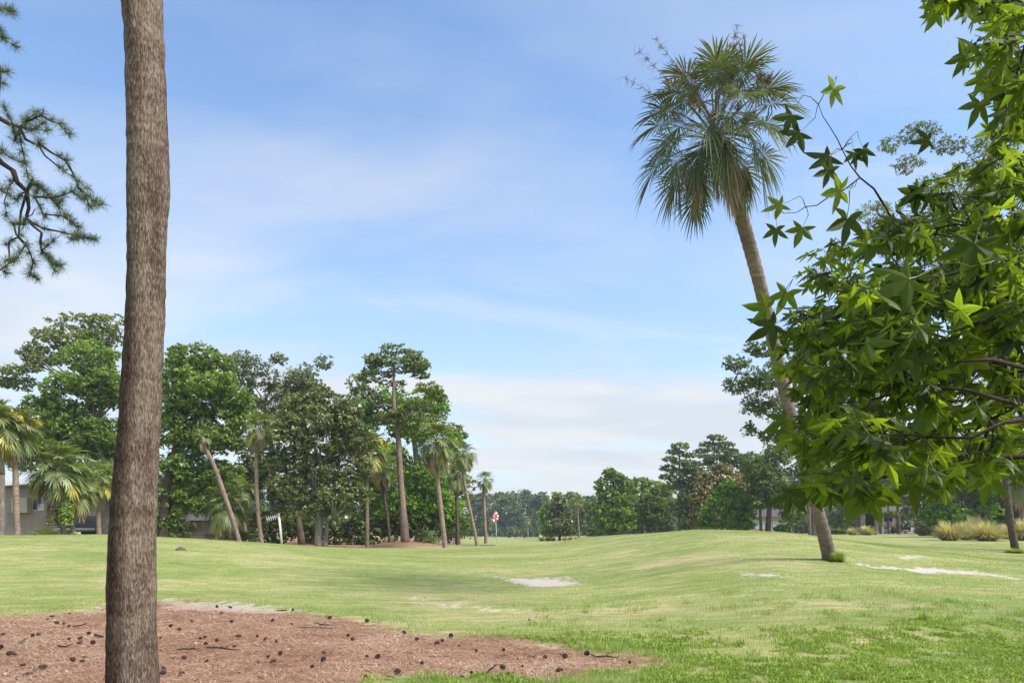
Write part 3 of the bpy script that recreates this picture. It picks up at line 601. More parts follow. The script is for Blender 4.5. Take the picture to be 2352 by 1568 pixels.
def palm(label, Y, trunk, crown_c, rad, n=26, nd=6, ny=2, fset=None, bark='bark_palm', seed=1, blooms=0, group='cabbage palms', topY=None, elevs=(82, -30), boots=False, name='palm_tree', rings=True, bloom_side=None, ndpx=None):
    r = RS(seed); F = fset or FAR; base = on_ground(trunk[0][0], Y); root = empty(name, base, label, 'palm tree', group); bo = np.array(base); TYY = topY or Y
    k = len(trunk); Yk = np.linspace(Y, TYY, k); pts = np.array([P(u, v, y) for (u, v, w), y in zip(trunk, Yk)]); pts[0][2] = bo[2]-.1
    rr = np.array([px(w/2, y) for (u, v, w), y in zip(trunk, Yk)]); nn = 60 if Y > 25 else 170
    t = np.linspace(0, k-1, nn); q = np.array([pchip(range(k), pts[:, i], t) for i in range(3)]).T; rad_ = np.interp(t, range(k), rr)
    rad_ = rad_*(1+.035*np.sin(np.cumsum(np.full(nn, 1.9)))+.05*(vnoise(t*9, t*0, seed)-.5))*(1+.25*np.exp(-t*6))
    mb = MB(); mb.tube(q, rad_, 16 if Y < 25 else 10); mb.build('trunk', M[bark], root, True, origin=bo).location = (0, 0, 0)
    cc = P(crown_c[0], crown_c[1], TYY)-bo; sc = px(rad, TYY)/1.75
    mb = MB(); tip = pts[-1]-bo; mb.tube([tip, (tip+cc)/2, cc+np.array((0, 0, .1*sc))], [rr[-1]*1.1, rr[-1]*1.35, rr[-1]*.5], 10)
    o = mb.build('crown_shaft', M['frond_dead'] if boots else M[bark], root, True); g = 2.399963
    if fset is None and Y < 70: n = int(n*1.35)
    for i in range(n):
        f = (i+.5)/n; e = elevs[0]+(elevs[1]-elevs[0])*f**.9+r.uniform(-7, 7); ek = min(ELEVS, key=lambda x: abs(x-e)); me = F[ek][r.randint(2)]
        put_frond(me, root, cc+np.array((0, 0, .18*sc*(1-2*f))), i*g+r.uniform(-.2, .2), sc*(1-.12*abs(f-.4)), r)
    for i in range(ny): put_frond(F['y'][i % 2], root, cc-np.array((0, 0, .15*sc)), i*g*1.7+seed, sc, r, 'yellow_frond')
    for i in range(nd): put_frond(F['d'][i % 3], root, cc-np.array((0, 0, .22*sc)), i*g+seed*.7+r.uniform(-.3, .3), sc*r.uniform(.8, 1.05), r, 'dead_frond')
    for i in range(blooms):
        az = (bloom_side[i % len(bloom_side)] if bloom_side else r.uniform(0, 6.28)); m = 520; tt = r.rand(m)**.55; L_ = sc*1.75; ca = np.array((math.cos(az), math.sin(az)))
        cx = tt*L_*.78; cz = (tt*1.15-.95*tt**2)*L_*.9; sp = .30*sc*tt*(1.25-tt)
        c = np.c_[ca[0]*cx, ca[1]*cx, cz]+r.randn(m, 3)*sp[:, None]*.8+cc
        V, Fq, at = quads(c, unit(r.randn(m, 3)), np.full(m, .16*sc), .6, r, r.rand(m)); o = link('blossom_spray', fast_mesh('blossom_spray', V, Fq, M['bloom'], {'var': at}), root)
    if boots:
        mb = MB()
        for i in range(60):
            f = i/60; kk = int(f*(nn-1)); a = i*g; d = np.array((math.cos(a), math.sin(a), .9)); p = q[kk]-bo; mb.tube([p, p+d*rad_[kk]*1.3, p+d*rad_[kk]*1.8], [.045, .035, .01], 4)
        mb.build('frond_stub', M['frond_dead'], root)['kind'] = 'stuff'
    return root
def palmetto(label, u, Y, rpx, n, seed, leaf='frond', v=None):
    r = RS(seed); b = on_ground(u, Y); root = empty('palmetto_bush', b, label, 'palmetto', 'palmettos at the foot of the trees'); sc = px(rpx, Y)/1.3
    for i in range(n):
        e = r.choice([82, 62, 40, 40, 18]); put_frond(FAR[e][r.randint(2)], root, np.array((r.randn()*.25*sc, r.randn()*.2*sc, -.15*sc)), i*2.4+r.rand(), sc*r.uniform(.6, .85), r)
    return root

# ------------------------------------------------------------ buildings
def plank_wall(root, a, b, z0, z1, ph, th=.07, mat='siding', name='plank', gaps=()):
    """horizontal boards from a to b; gaps are (t0, t1, z0, z1) openings"""
    a = np.array(a, float); b = np.array(b, float); L_ = np.linalg.norm(b-a); rz = math.atan2(*(b-a)[::-1]); n = int(round((z1-z0)/ph)); cache = {}
    for i in range(n):
        z = z0+(i+.5)*ph; segs = [(0.0, 1.0)]
        for g0, g1, gz0, gz1 in gaps:
            if gz0 < z < gz1: segs = [s for x0, x1 in segs for s in ((x0, min(x1, g0)), (max(x0, g1), x1)) if s[1]-s[0] > .01]
        for x0, x1 in segs:
            k = round((x1-x0)*L_, 3)
            if k not in cache:
                mb = MB(); h = ph/2; t = th
                V = [(-k/2, 0, -h), (k/2, 0, -h), (-k/2, -t*1.6, -h), (k/2, -t*1.6, -h), (-k/2, -t*.4, h-.016), (k/2, -t*.4, h-.016), (-k/2, 0, h-.016), (k/2, 0, h-.016)]
                mb.add(V, [(0, 1, 3, 2), (2, 3, 5, 4), (4, 5, 7, 6), (0, 2, 4, 6), (1, 7, 5, 3), (0, 6, 7, 1)]); o = mb.build(name, M[mat], root); cache[k] = o.data
            else: o = link(name, cache[k], root)
            m = a+(b-a)*(x0+x1)/2; o.location = (m[0], m[1], z); o.rotation_euler = (0, 0, rz)
def bx(root, name, c, size, mat, rz=0): 
    o = MB().box((0, 0, 0), size).build(name, M[mat], root); o.location = tuple(c); o.rotation_euler = (0, 0, rz); return o
def window(root, c, w, h, mat='glass', frame='trim', t=.07):
    mb = MB(); 
    for s in (-1, 1): mb.box((s*(w/2+t/2), 0, 0), (t, .08, h+2*t)); mb.box((0, 0, s*(h/2+t/2)), (w, .08, t))
    mb.box((0, 0, 0), (t*.5, .06, h)); f = mb.build('window', M[frame], root); f.location = tuple(c)
    g = MB().box((0, .02, 0), (w, .02, h)).build('pane', M[mat], f); return f
def build_houses():
    # left house
    Y = 54; g = .7; root = empty('house', (0, 0, 0), 'taupe clapboard house with dark shingled awning behind the left palms', 'house')
    x = lambda u, y=Y: (u-CU)/FPX*y; zv = lambda v, y=Y: EYE+(HV-v)/FPX*y
    root.location = (x(120), Y, g); bo = np.array((x(120), Y, g))
    L0, L1 = x(8)-bo[0], x(246)-bo[0]
    top = zv(1118)-g
    wx0, wx1 = x(100)-bo[0], x(116)-bo[0]; t = lambda xx: (xx-L0)/(L1-L0)
    bx(root, 'wall', ((L0+L1)/2, 3.5, top/2-.3), (L1-L0, 6.9, top+.6), 'siding')
    plank_wall(root, (L0, 0), (L1, 0), 0.0, top, .147, gaps=[(t(x(75)-bo[0]), t(x(100)-bo[0]), zv(1172)-g, zv(1143)-g)])
    for xx in (L0, L1): bx(root, 'corner_board', (xx, -.04, top/2), (.14, .12, top), 'trim')
    window(root, (x(87)-bo[0], -.02, zv(1157)-g), x(100)-x(75)-.1, (1172-1143)/FPX*Y-.1, 'glass')
    w = window(root, (x(96)-bo[0], -.08, zv(1164)-g), .35, .4, 'glass_pale', 'white', .05)
    bx(root, 'bay', ((x(40)+x(75))/2-bo[0], -.35, zv(1160)-g), (x(75)-x(40), .6, px(34, Y)), 'siding')
    # awning
    a0, a1 = x(153)-bo[0], x(240)-bo[0]; z0, z1 = zv(1213)-g, zv(1184)-g; mb = MB()
    mb.add([(a0, -1.3, z0), (a1, -1.3, z0), (a1-.35, -.02, z1), (a0+.3, -.02, z1), (a0, -1.3, z0-.08), (a1, -1.3, z0-.08), (a1, -.02, z0-.08), (a0, -.02, z0-.08)], [(0, 1, 2, 3), (0, 4, 5, 1), (4, 7, 6, 5), (1, 5, 6, 2), (0, 3, 7, 4)])
    mb.build('roof', M['roof'], root); bx(root, 'fascia', ((a0+a1)/2, -1.34, z0-.05), (a1-a0+.1, .05, .16), 'trim')
    bx(root, 'door', ((a0+a1)/2+.5, -.06, (z0-.3)/2), (1.6, .08, z0-.2), 'dark')
    rf = MB(); rf.add([(L0-.5, -.6, top), (L1+.5, -.6, top), (L1+.5, 7.3, top), (L0-.5, 7.3, top), (L0-.5, 3.4, top+.5), (L1+.5, 3.4, top+.5)], [(0, 1, 5, 4), (3, 4, 5, 2), (0, 4, 3), (1, 2, 5), (0, 3, 2, 1)]); rf.build('roof', M['roof'], root)
    # middle house behind the leaning palm
    Y = 58; u0, u1 = 395, 588; g = .6; bo = np.array(((u0+u1)/2*0+(490-CU)/FPX*Y, Y, g)); root = empty('house', bo, 'tan clapboard house with pale glass doors low behind the short palm', 'house')
    x = lambda u: (u-CU)/FPX*Y-bo[0]; zv = lambda v: EYE+(HV-v)/FPX*Y-g; top = zv(1195); mid = zv(1226)
    bx(root, 'wall', ((x(u0)+x(u1))/2, 3.5, top/2-.3), (x(u1)-x(u0), 6.9, top+.6), 'siding_b')
    t = lambda u: (u-u0)/(u1-u0); lo = 0
    plank_wall(root, (x(u0), 0), (x(u1), 0), mid, top, .16, mat='siding_b'); plank_wall(root, (x(u0), 0), (x(u1), 0), lo, mid-.1, .16, mat='siding', gaps=[(t(503), t(516), 0, 9), (t(528), t(556), 0, 9), (t(440), t(448), 0, 9)])
    bx(root, 'beam', ((x(475)+x(u1))/2, -.16, mid-.04), (x(u1)-x(475), .2, .14), 'roof')
    for u, wpx, m in ((509, 11, 'glass_pale'), (535, 12, 'glass_pale'), (548, 11, 'glass'), (444, 7, 'glass')):
        window(root, (x(u), -.03, (mid-.15)/2+.1), px(wpx, Y)-.1, mid-.5, m)
    for u in (500, 517, 556, 583): bx(root, 'post', (x(u), -.14, mid/2), (.14, .12, mid), 'trim')
    rf = MB(); rf.add([(x(u0)-.5, -.6, top), (x(u1)+.5, -.6, top), (x(u1)+.5, 7.3, top), (x(u0)-.5, 7.3, top), (x(u0)-.5, 3.4, top+.7), (x(u1)+.5, 3.4, top+.7)], [(0, 1, 5, 4), (3, 4, 5, 2), (0, 4, 3), (1, 2, 5), (0, 3, 2, 1)]); rf.build('roof', M['roof'], root)
    # right house with the porch
    Y = 112; g = 1.45; bo = np.array(((2060-CU)/FPX*Y, Y, g)); root = empty('house', bo, 'brownish house with a dark open porch behind the white garden chairs', 'house')
    x = lambda u: (u-CU)/FPX*Y-bo[0]; zv = lambda v: EYE+(HV-v)/FPX*Y-g
    top = zv(1178); fl = zv(1213)
    bx(root, 'wall', ((x(2010)+x(2085))/2, 3.0, top/2), (x(2085)-x(2010), .2, top), 'dark'); bx(root, 'wall', ((x(2087)+x(2112))/2, 2.2, top/2+.4), (x(2112)-x(2087), 4.4, top+.8), 'siding')
    bx(root, 'porch_floor', ((x(2010)+x(2087))/2, 1.5, .1), (x(2087)-x(2010), 3, .2), 'trim')
    for u in (2012, 2028.5, 2051, 2065, 2087): bx(root, 'post', (x(u), -.05, top/2), (.2, .2, top), 'trim')
    bx(root, 'railing', ((x(2010)+x(2087))/2, -.1, zv(1198.5)), (x(2087)-x(2010), .12, .12), 'trim')
    for u in np.arange(2013, 2087, 2.2): bx(root, 'baluster', (x(u), -.1, zv(1198.5)/2+.08), (.07, .05, zv(1198.5)-.2), 'siding')
    bx(root, 'screen', (x(2057), .1, (top+zv(1198))/2), (px(11, Y), .06, top-zv(1198)), 'siding')
    mb = MB(); mb.add([(x(2003), -1, top), (x(2120), -1, top), (x(2120), 7, top), (x(2003), 7, top), (x(2015), 3, top+1.6), (x(2108), 3, top+1.6)], [(0, 1, 5, 4), (3, 4, 5, 2), (0, 4, 3), (1, 2, 5), (0, 3, 2, 1)]); mb.build('roof', M['roof'], root)
    bx(root, 'chimney', (x(2053), 2.8, top+1.4), (.9, .8, 2.0), 'siding_b')
    # small pale house further left
    Y = 118; g = 1.3; bo = np.array(((1765-CU)/FPX*Y, Y, g)); root = empty('house', bo, 'small pale house glimpsed between the dark trunks beyond the mound', 'house')
    x = lambda u: (u-CU)/FPX*Y-bo[0]; bx(root, 'wall', (0, 2, 1.5), (px(90, Y), 4, 3), 'siding')
    for u in (1735, 1758, 1785): window(root, (x(u), -.05, 1.6), 1.1, 1.0, 'glass_pale', 'white', .1)
    mb = MB(); w = px(50, Y); mb.add([(-w, -.6, 3), (w, -.6, 3), (w, 4.6, 3), (-w, 4.6, 3), (-w, 2, 4.4), (w, 2, 4.4)], [(0, 1, 5, 4), (3, 4, 5, 2), (0, 4, 3), (1, 2, 5), (0, 3, 2, 1)]); mb.build('roof', M['roof'], root)
build_houses()

# ------------------------------------------------------------ woods
def stuff_crowns(name, label, lobes, Y, leaf, seed, kind='oak', dens=1.0, leafpx=7, cat='undergrowth'):
    me, subs = crown_mesh(name, lobes, Y, M[leaf], seed, kind, dens, leafpx); o = link(name, me); tag(o, label, cat, kind='stuff'); return o
r_ = RS(77)
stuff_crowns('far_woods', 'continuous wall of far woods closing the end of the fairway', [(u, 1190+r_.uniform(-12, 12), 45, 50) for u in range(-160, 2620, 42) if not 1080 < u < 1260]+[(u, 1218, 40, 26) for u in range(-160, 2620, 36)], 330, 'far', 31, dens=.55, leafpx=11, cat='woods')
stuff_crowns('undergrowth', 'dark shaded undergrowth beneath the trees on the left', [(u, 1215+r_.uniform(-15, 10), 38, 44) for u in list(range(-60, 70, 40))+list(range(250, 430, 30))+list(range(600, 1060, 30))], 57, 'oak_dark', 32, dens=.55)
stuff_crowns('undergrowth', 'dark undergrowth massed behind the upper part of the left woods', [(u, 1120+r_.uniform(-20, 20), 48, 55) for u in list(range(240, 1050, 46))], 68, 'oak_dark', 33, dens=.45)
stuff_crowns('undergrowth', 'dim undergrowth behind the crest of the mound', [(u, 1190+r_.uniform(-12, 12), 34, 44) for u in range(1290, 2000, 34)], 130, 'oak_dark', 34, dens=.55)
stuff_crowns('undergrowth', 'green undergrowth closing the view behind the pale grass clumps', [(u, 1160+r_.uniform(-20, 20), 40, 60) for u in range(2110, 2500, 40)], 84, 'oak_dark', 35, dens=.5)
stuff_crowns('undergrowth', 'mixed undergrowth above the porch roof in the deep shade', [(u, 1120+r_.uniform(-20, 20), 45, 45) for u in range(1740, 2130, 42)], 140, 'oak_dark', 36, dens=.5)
LG = 'trees along the left edge of the fairway'; MG = 'trees beyond the fairway'; RG = 'trees behind the mound on the right'
tree('pine_tree', 'flat topped umbrella pine with bare arching limbs at far left', 'tree', 62, [[(262,1228,22),(255,1050,18),(235,940,14),(205,860,9)]],
     [(175,738,92,22),(170,775,100,28),(95,820,60,26),(50,880,50,22),(240,775,50,26),(250,742,60,24),(112,768,50,20),(80,800,34,18),(32,852,38,18),(12,878,30,16),(75,845,40,14),(150,795,44,14),(225,790,50,18),(125,830,36,12),(190,770,60,14)], 'pine_far', 'bark_grey', 'pine', .95, 6.0, LG, limbs=26, limb_r=.42)
tree('oak_tree', 'dense green oak standing between the palm cluster and the big near trunk', 'tree', 52, [[(243,1230,24),(245,1100,20),(215,960,12)]],
     [(210,825,72,42),(215,880,90,40),(130,940,60,34),(190,1010,90,44),(120,1030,40,34),(215,1100,60,50),(150,885,58,34),(245,900,60,50),(92,928,42,24),(170,958,80,44),(112,990,45,34),(240,1010,55,55),(205,1065,70,46),(245,1120,45,40)], 'oak', 'bark_grey', dens=1.05, group=LG)
tree('oak_tree', 'grey mossy oak filling the gap between the first two palms above the house', 'tree', 58, [[(95,1230,10),(96,1120,8),(98,1040,6)]], [(95,1010,46,44),(60,1050,44,40),(120,1060,44,44),(20,1010,40,40),(-20,960,40,60),(60,960,40,26)], 'oak_grey', 'bark_grey', dens=.9, leafpx=6, group=LG, moss=30)
tree('oak_tree', 'wide leafy oak just right of the big near trunk with its skirt near the ground', 'tree', 48, [[(372,1232,20),(385,1100,18),(430,950,12)]],
     [(440,825,78,40),(470,880,90,40),(430,955,90,40),(550,920,40,30),(530,1000,50,40),(395,870,60,45),(505,850,44,30),(450,915,88,38),(525,940,52,32),(395,985,60,44),(480,1010,92,44),(560,962,44,26),(420,1072,72,48),(505,1090,60,40),(395,1150,58,45),(470,1150,60,38),(380,1200,34,22)], 'oak', 'bark_dark', dens=1.1, group=LG)
tree('oak_tree', 'thin grey green oak with see-through crown rising behind the leafy oak', 'tree', 62, [[(625,1245,14),(630,1050,11),(610,930,8)]],
     [(560,835,42,34),(610,868,46,40),(548,895,40,36),(655,905,45,34),(600,940,60,40),(640,825,24,16),(500,820,20,20)], 'oak_grey', 'bark_grey', dens=.55, leafpx=5.5, group=LG, limbs=18)
tree('oak_tree', 'sparse grey oak with ragged top rising behind the magnolia', 'tree', 60, [[(700,1245,12),(705,1050,10),(700,930,8)]],
     [(695,862,40,34),(745,832,22,22),(725,890,40,26),(665,890,26,20),(705,930,60,40)], 'oak_grey', 'bark_grey', dens=.55, leafpx=5.5, group=LG, limbs=18)
tree('oak_tree', 'shaded mossy oak filling the gap behind the tall curved palm', 'tree', 54, [[(690,1250,15),(680,1150,12),(650,1040,9)]],
     [(600,1050,56,60),(650,1120,48,45),(560,1120,46,50),(630,980,50,40),(650,1190,40,30)], 'oak_dark', 'bark_dark', dens=.9, group=LG, moss=50)
tree('oak_tree', 'bright leafy oak behind the tall pine reaching to the lawn', 'tree', 57, [[(960,1240,16),(965,1100,14),(950,980,10)]],
     [(895,935,62,45),(985,925,50,36),(955,985,78,40),(895,1060,55,60),(975,1095,66,60),(1028,1020,34,45),(940,1170,78,50),(1020,1170,45,52),(860,1130,45,70),(830,960,45,50)], 'bright', 'bark_grey', dens=.95, group=LG)
tree('pine_tree', 'dark ragged pine behind the right side of the left palm group', 'tree', 62, [[(1050,1245,10),(1045,1100,8),(1035,990,5)]],
     [(1042,985,24,16),(1012,948,24,18),(1000,905,25,18),(1060,1000,18,10),(1030,1040,26,18),(1062,1060,30,30),(1070,1120,28,40)], 'pine_far', 'bark_dark', 'pine', .8, 5.5, LG)
tree('pine_tree', 'dark bushy pine peeping between the magnolia and the tall pine', 'tree', 58, [[(835,1240,10),(832,1050,8),(825,930,5)]],
     [(822,880,30,26),(800,918,36,22),(850,925,36,20),(825,965,40,28)], 'pine_far', 'bark_dark', 'pine', .9, 5.5, LG)
tree('pine_tree', 'tall pine with reddish trunk and open layered crown on the straw mound', 'tree', 46, [[(933,1243,17),(924,1150,15),(913,1020,12.5),(905,930,9),(906,850,5)]],
     [(905,803,44,17),(862,822,32,15),(948,818,30,16),(922,848,36,12),(852,852,26,11),(962,848,20,11),(893,858,24,10),(910,830,40,12),(858,838,24,12),(968,838,26,14),(878,832,42,15),(950,832,42,16),(965,862,28,10),(848,868,36,14),(900,880,46,10),(838,900,32,18),(985,892,40,16),(962,928,46,18),(1008,912,24,14),(930,955,52,22),(890,958,36,18),(988,962,34,14),(935,988,42,16)], 'pine_far', 'bark_pine', 'pine', .85, 5.5, LG, limbs=24, limb_r=.3)
tree('magnolia_tree', 'big magnolia with white blossoms and bare pale twigs on two trunks', 'tree', 42, [[(735,1258,17),(733,1180,15),(735,1060,12)],[(748,1257,9),(752,1190,8),(765,1110,6)]],
     [(735,905,38,30),(690,935,58,34),(790,940,52,30),(735,962,88,38),(668,990,58,38),(812,1000,56,44),(735,1020,100,44),(648,1050,36,40),(730,1080,90,42),(822,1070,42,40),(775,1130,78,42),(670,1120,48,34),(720,1165,60,28),(830,1130,28,26),(775,1190,28,16)], 'magnolia', 'bark_grey', dens=1.0, group=LG, limbs=22, moss=14, extra=flowers(34))
# the middle distance
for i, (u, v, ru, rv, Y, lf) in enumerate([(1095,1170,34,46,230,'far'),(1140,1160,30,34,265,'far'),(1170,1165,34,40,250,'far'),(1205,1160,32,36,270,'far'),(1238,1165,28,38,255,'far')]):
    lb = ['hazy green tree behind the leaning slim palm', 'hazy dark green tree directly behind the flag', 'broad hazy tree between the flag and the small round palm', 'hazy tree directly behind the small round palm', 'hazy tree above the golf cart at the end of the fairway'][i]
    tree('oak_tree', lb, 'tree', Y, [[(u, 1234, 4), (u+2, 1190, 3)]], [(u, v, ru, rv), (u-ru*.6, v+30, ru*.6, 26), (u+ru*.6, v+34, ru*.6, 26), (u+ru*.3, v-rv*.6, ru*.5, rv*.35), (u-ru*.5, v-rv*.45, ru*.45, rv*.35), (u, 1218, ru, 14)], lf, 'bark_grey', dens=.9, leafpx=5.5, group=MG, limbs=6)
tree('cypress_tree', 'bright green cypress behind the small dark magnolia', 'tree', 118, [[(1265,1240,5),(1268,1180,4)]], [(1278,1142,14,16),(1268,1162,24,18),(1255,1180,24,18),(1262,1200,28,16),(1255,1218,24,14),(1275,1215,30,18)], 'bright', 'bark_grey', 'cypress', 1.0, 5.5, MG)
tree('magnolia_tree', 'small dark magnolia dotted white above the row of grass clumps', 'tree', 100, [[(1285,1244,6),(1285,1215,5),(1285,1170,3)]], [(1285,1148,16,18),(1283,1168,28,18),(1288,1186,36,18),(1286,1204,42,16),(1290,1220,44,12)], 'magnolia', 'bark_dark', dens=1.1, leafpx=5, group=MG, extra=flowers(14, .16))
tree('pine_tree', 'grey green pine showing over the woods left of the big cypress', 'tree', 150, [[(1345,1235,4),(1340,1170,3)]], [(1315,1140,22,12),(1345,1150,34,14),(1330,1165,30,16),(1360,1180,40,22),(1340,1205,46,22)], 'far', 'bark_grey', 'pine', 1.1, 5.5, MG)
tree('cypress_tree', 'tall vine draped cypress standing on the fairway edge right of the slim palm', 'tree', 92, [[(1408,1232,9),(1408,1150,7),(1408,1100,4)]],
     [(1402,1085,20,12),(1415,1098,34,14),(1385,1115,22,20),(1430,1118,30,18),(1400,1135,38,16),(1430,1148,34,18),(1385,1160,26,22),(1410,1172,44,18),(1445,1180,30,20),(1390,1195,36,18),(1425,1205,44,18),(1395,1218,36,12)], 'cypress', 'bark_dark', 'oak', 1.15, 5.5, MG)
tree('cypress_tree', 'dark layered conifer right of the tall vine draped cypress', 'tree', 88, [[(1508,1225,7),(1508,1150,5),(1506,1120,3)]],
     [(1506,1128,12,12),(1500,1145,24,10),(1512,1158,32,9),(1500,1172,38,9),(1512,1186,42,9),(1500,1200,46,9),(1512,1213,50,9),(1478,1165,22,40)], 'oak_dark', 'bark_dark', 'cypress', 1.1, 5.5, MG)
tree('oak_tree', 'broad pale green tree on the skyline between the two conifers', 'tree', 128, [[(1480,1225,6),(1478,1150,5)]], [(1475,1108,34,14),(1500,1118,40,16),(1450,1120,26,18),(1480,1140,50,22),(1530,1125,26,16),(1520,1150,36,24)], 'cypress', 'bark_grey', dens=1.0, leafpx=5.5, group=MG)
tree('pine_tree', 'tall dark pine with rounded clumps left on the skyline beyond the mound', 'tree', 104, [[(1562,1220,7),(1562,1120,6),(1562,1050,4)]],
     [(1562,1024,28,10),(1550,1038,26,8),(1585,1045,26,8),(1540,1055,22,9),(1568,1062,34,9),(1535,1075,24,9),(1560,1085,36,10),(1530,1095,22,8),(1555,1105,32,9),(1532,1118,24,8)], 'pine_far', 'bark_dark', 'pine', .9, 5.5, RG, limbs=16)
tree('pine_tree', 'tallest dark round headed pine on the skyline beyond the mound', 'tree', 110, [[(1646,1220,7),(1648,1100,5),(1646,1040,3)]],
     [(1645,1005,28,9),(1625,1020,26,8),(1665,1020,30,8),(1612,1035,24,7),(1645,1032,34,8),(1680,1034,20,6),(1620,1048,22,7)], 'pine_far', 'bark_dark', 'pine', .9, 5.5, RG, limbs=16)
tree('oak_tree', 'grey green mossy oak between the skyline pines and the rusty magnolia', 'tree', 92, [[(1590,1222,9),(1592,1160,7),(1590,1110,5)]],
     [(1590,1075,34,22),(1575,1105,34,24),(1605,1110,34,26),(1590,1140,42,26),(1575,1170,32,24),(1605,1175,34,26),(1590,1205,34,16)], 'oak_grey', 'bark_grey', dens=1.1, leafpx=5.5, group=RG, moss=30)
tree('oak_tree', 'leafy skyline oak spreading behind the rusty magnolia', 'tree', 100, [[(1690,1222,9),(1692,1120,7)]],
     [(1640,1060,36,20),(1680,1052,40,20),(1720,1062,36,24),(1700,1090,50,28),(1740,1100,40,34),(1735,1140,40,40),(1700,1160,40,40)], 'oak_dark', 'bark_grey', dens=1.1, leafpx=5.5, group=RG)
tree('magnolia_tree', 'rusty brown magnolia with pale flowers behind the bright green tree', 'tree', 86, [[(1648,1222,8),(1650,1150,6)]],
     [(1655,1078,30,18),(1635,1098,34,18),(1675,1098,32,20),(1622,1122,30,20),(1655,1125,44,22),(1608,1150,26,22),(1635,1155,34,22),(1602,1180,24,20),(1700,1130,20,26),(1600,1205,26,16)], 'magnolia_brown', 'bark_grey', dens=1.1, leafpx=5.5, group=RG, extra=flowers(26, .2))
tree('cypress_tree', 'bright green bushy tree standing just beyond the crest of the mound', 'tree', 72, [[(1672,1222,8),(1672,1160,5)]],
     [(1672,1115,22,16),(1655,1132,28,15),(1692,1132,26,16),(1642,1152,26,15),(1675,1152,34,16),(1708,1156,26,18),(1630,1175,28,15),(1665,1178,38,16),(1708,1182,34,18),(1620,1198,28,14),(1660,1203,44,14),(1712,1205,36,14)], 'bright', 'bark_grey', 'oak', 1.2, 5.5, RG)
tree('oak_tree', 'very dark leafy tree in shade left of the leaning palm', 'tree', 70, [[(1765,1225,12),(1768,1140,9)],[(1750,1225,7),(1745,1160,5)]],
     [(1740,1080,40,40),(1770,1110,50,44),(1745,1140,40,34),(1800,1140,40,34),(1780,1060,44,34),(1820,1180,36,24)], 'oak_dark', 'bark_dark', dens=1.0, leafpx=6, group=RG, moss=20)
tree('live_oak_tree', 'grey leaved live oak overhanging behind the leaning palm', 'tree', 45, [[(1874,1246,20),(1872,1150,17),(1880,1000,14),(1890,880,9)],[(1862,1240,8),(1856,1150,7),(1850,1050,6)]],
     [(1690,835,36,22),(1745,800,48,22),(1700,880,42,30),(1765,865,64,40),(1735,930,34,36),(1800,940,56,44),(1835,845,66,50),(1880,985,70,46),(1800,1020,44,30),(1855,1080,56,30),(1950,900,84,66),(2000,1030,78,46),(1820,780,60,26),(1900,780,70,40),(1830,1130,46,24),(1720,985,18,20),(1760,1000,20,16)], 'oak_dark', 'bark_grey', dens=.62, leafpx=5.5, group=RG, limbs=30, moss=70, limb_r=.3)
tree('live_oak_tree', 'tall sparse oak seen through the sweetgum leaves against the sky', 'tree', 34, [[(2440,1275,44),(2430,900,34),(2350,600,22),(2250,450,12)]],
     [(2110,305,58,26),(2045,335,28,20),(2180,335,54,22),(2290,330,56,46),(2085,380,36,22),(2010,490,44,30),(2150,450,86,46),(2260,420,84,66),(2345,240,40,84),(2060,560,60,34),(2200,570,90,60),(2320,640,80,80),(2030,660,60,40)], 'oak_grey', 'bark_grey', dens=.30, leafpx=4.2, group=RG, limbs=34, limb_r=.22)
tree('oak_tree', 'mossy oak in front of the porch house', 'tree', 84, [[(1975,1235,10),(1978,1170,8),(1985,1110,6)],[(2010,1230,6),(2012,1160,5)]],
     [(1975,1130,44,30),(2020,1120,50,28),(1950,1165,30,22),(1990,1080,70,40),(2070,1110,50,24),(2085,1150,34,14),(2110,1100,40,40),(1930,1195,30,18)], 'oak_grey', 'bark_grey', dens=.8, leafpx=5.5, group=RG, moss=90)
for u, w, lb in ((2041,5,'slim pine trunk standing in front of the porch'), (2064,7,'thicker pine trunk between the white chair and the garden table'), (2108,5,'slim pine trunk beside the white garden chairs'), (2124,11,'broad grey trunk at the end of the brown house'), (2024,5,'leftmost slim pine trunk before the porch')):
    tree('pine_tree', lb, 'tree', 98, [[(u, 1226, w), (u-2, 1180, w*.85), (u-3, 1090, w*.7), (u-4, 1010, w*.5)]], [(u-3, 1045, 28, 14), (u+6, 1070, 34, 12), (u-12, 1092, 26, 10), (u+4, 1020, 20, 12)]+([(u-14, 1178, 16, 6), (u+16, 1184, 14, 5)] if w < 11 else []), 'oak', 'bark_dark', 'pine', .9, 5.5, 'pines in front of the porch', limbs=8)
tree('oak_tree', 'bright dense leafy tree behind the pale grass clumps on the right', 'tree', 60, [[(2215,1240,9),(2215,1180,7)]],
     [(2165,1150,44,26),(2215,1120,60,30),(2280,1120,50,34),(2140,1180,34,20),(2190,1185,54,24),(2250,1175,54,28),(2230,1080,70,36),(2160,1110,40,24)], 'bright', 'bark_dark', dens=1.15, leafpx=6, group=RG)
tree('oak_tree', 'darker leafy tree at the right edge behind the thin palm', 'tree', 62, [[(2330,1240,9),(2330,1180,7)]],
     [(2310,1150,44,34),(2350,1130,60,44),(2300,1190,44,24),(2360,1190,60,30),(2320,1080,70,40),(2420,1130,60,60)], 'shrub', 'bark_dark', dens=1.15, leafpx=6, group=RG)
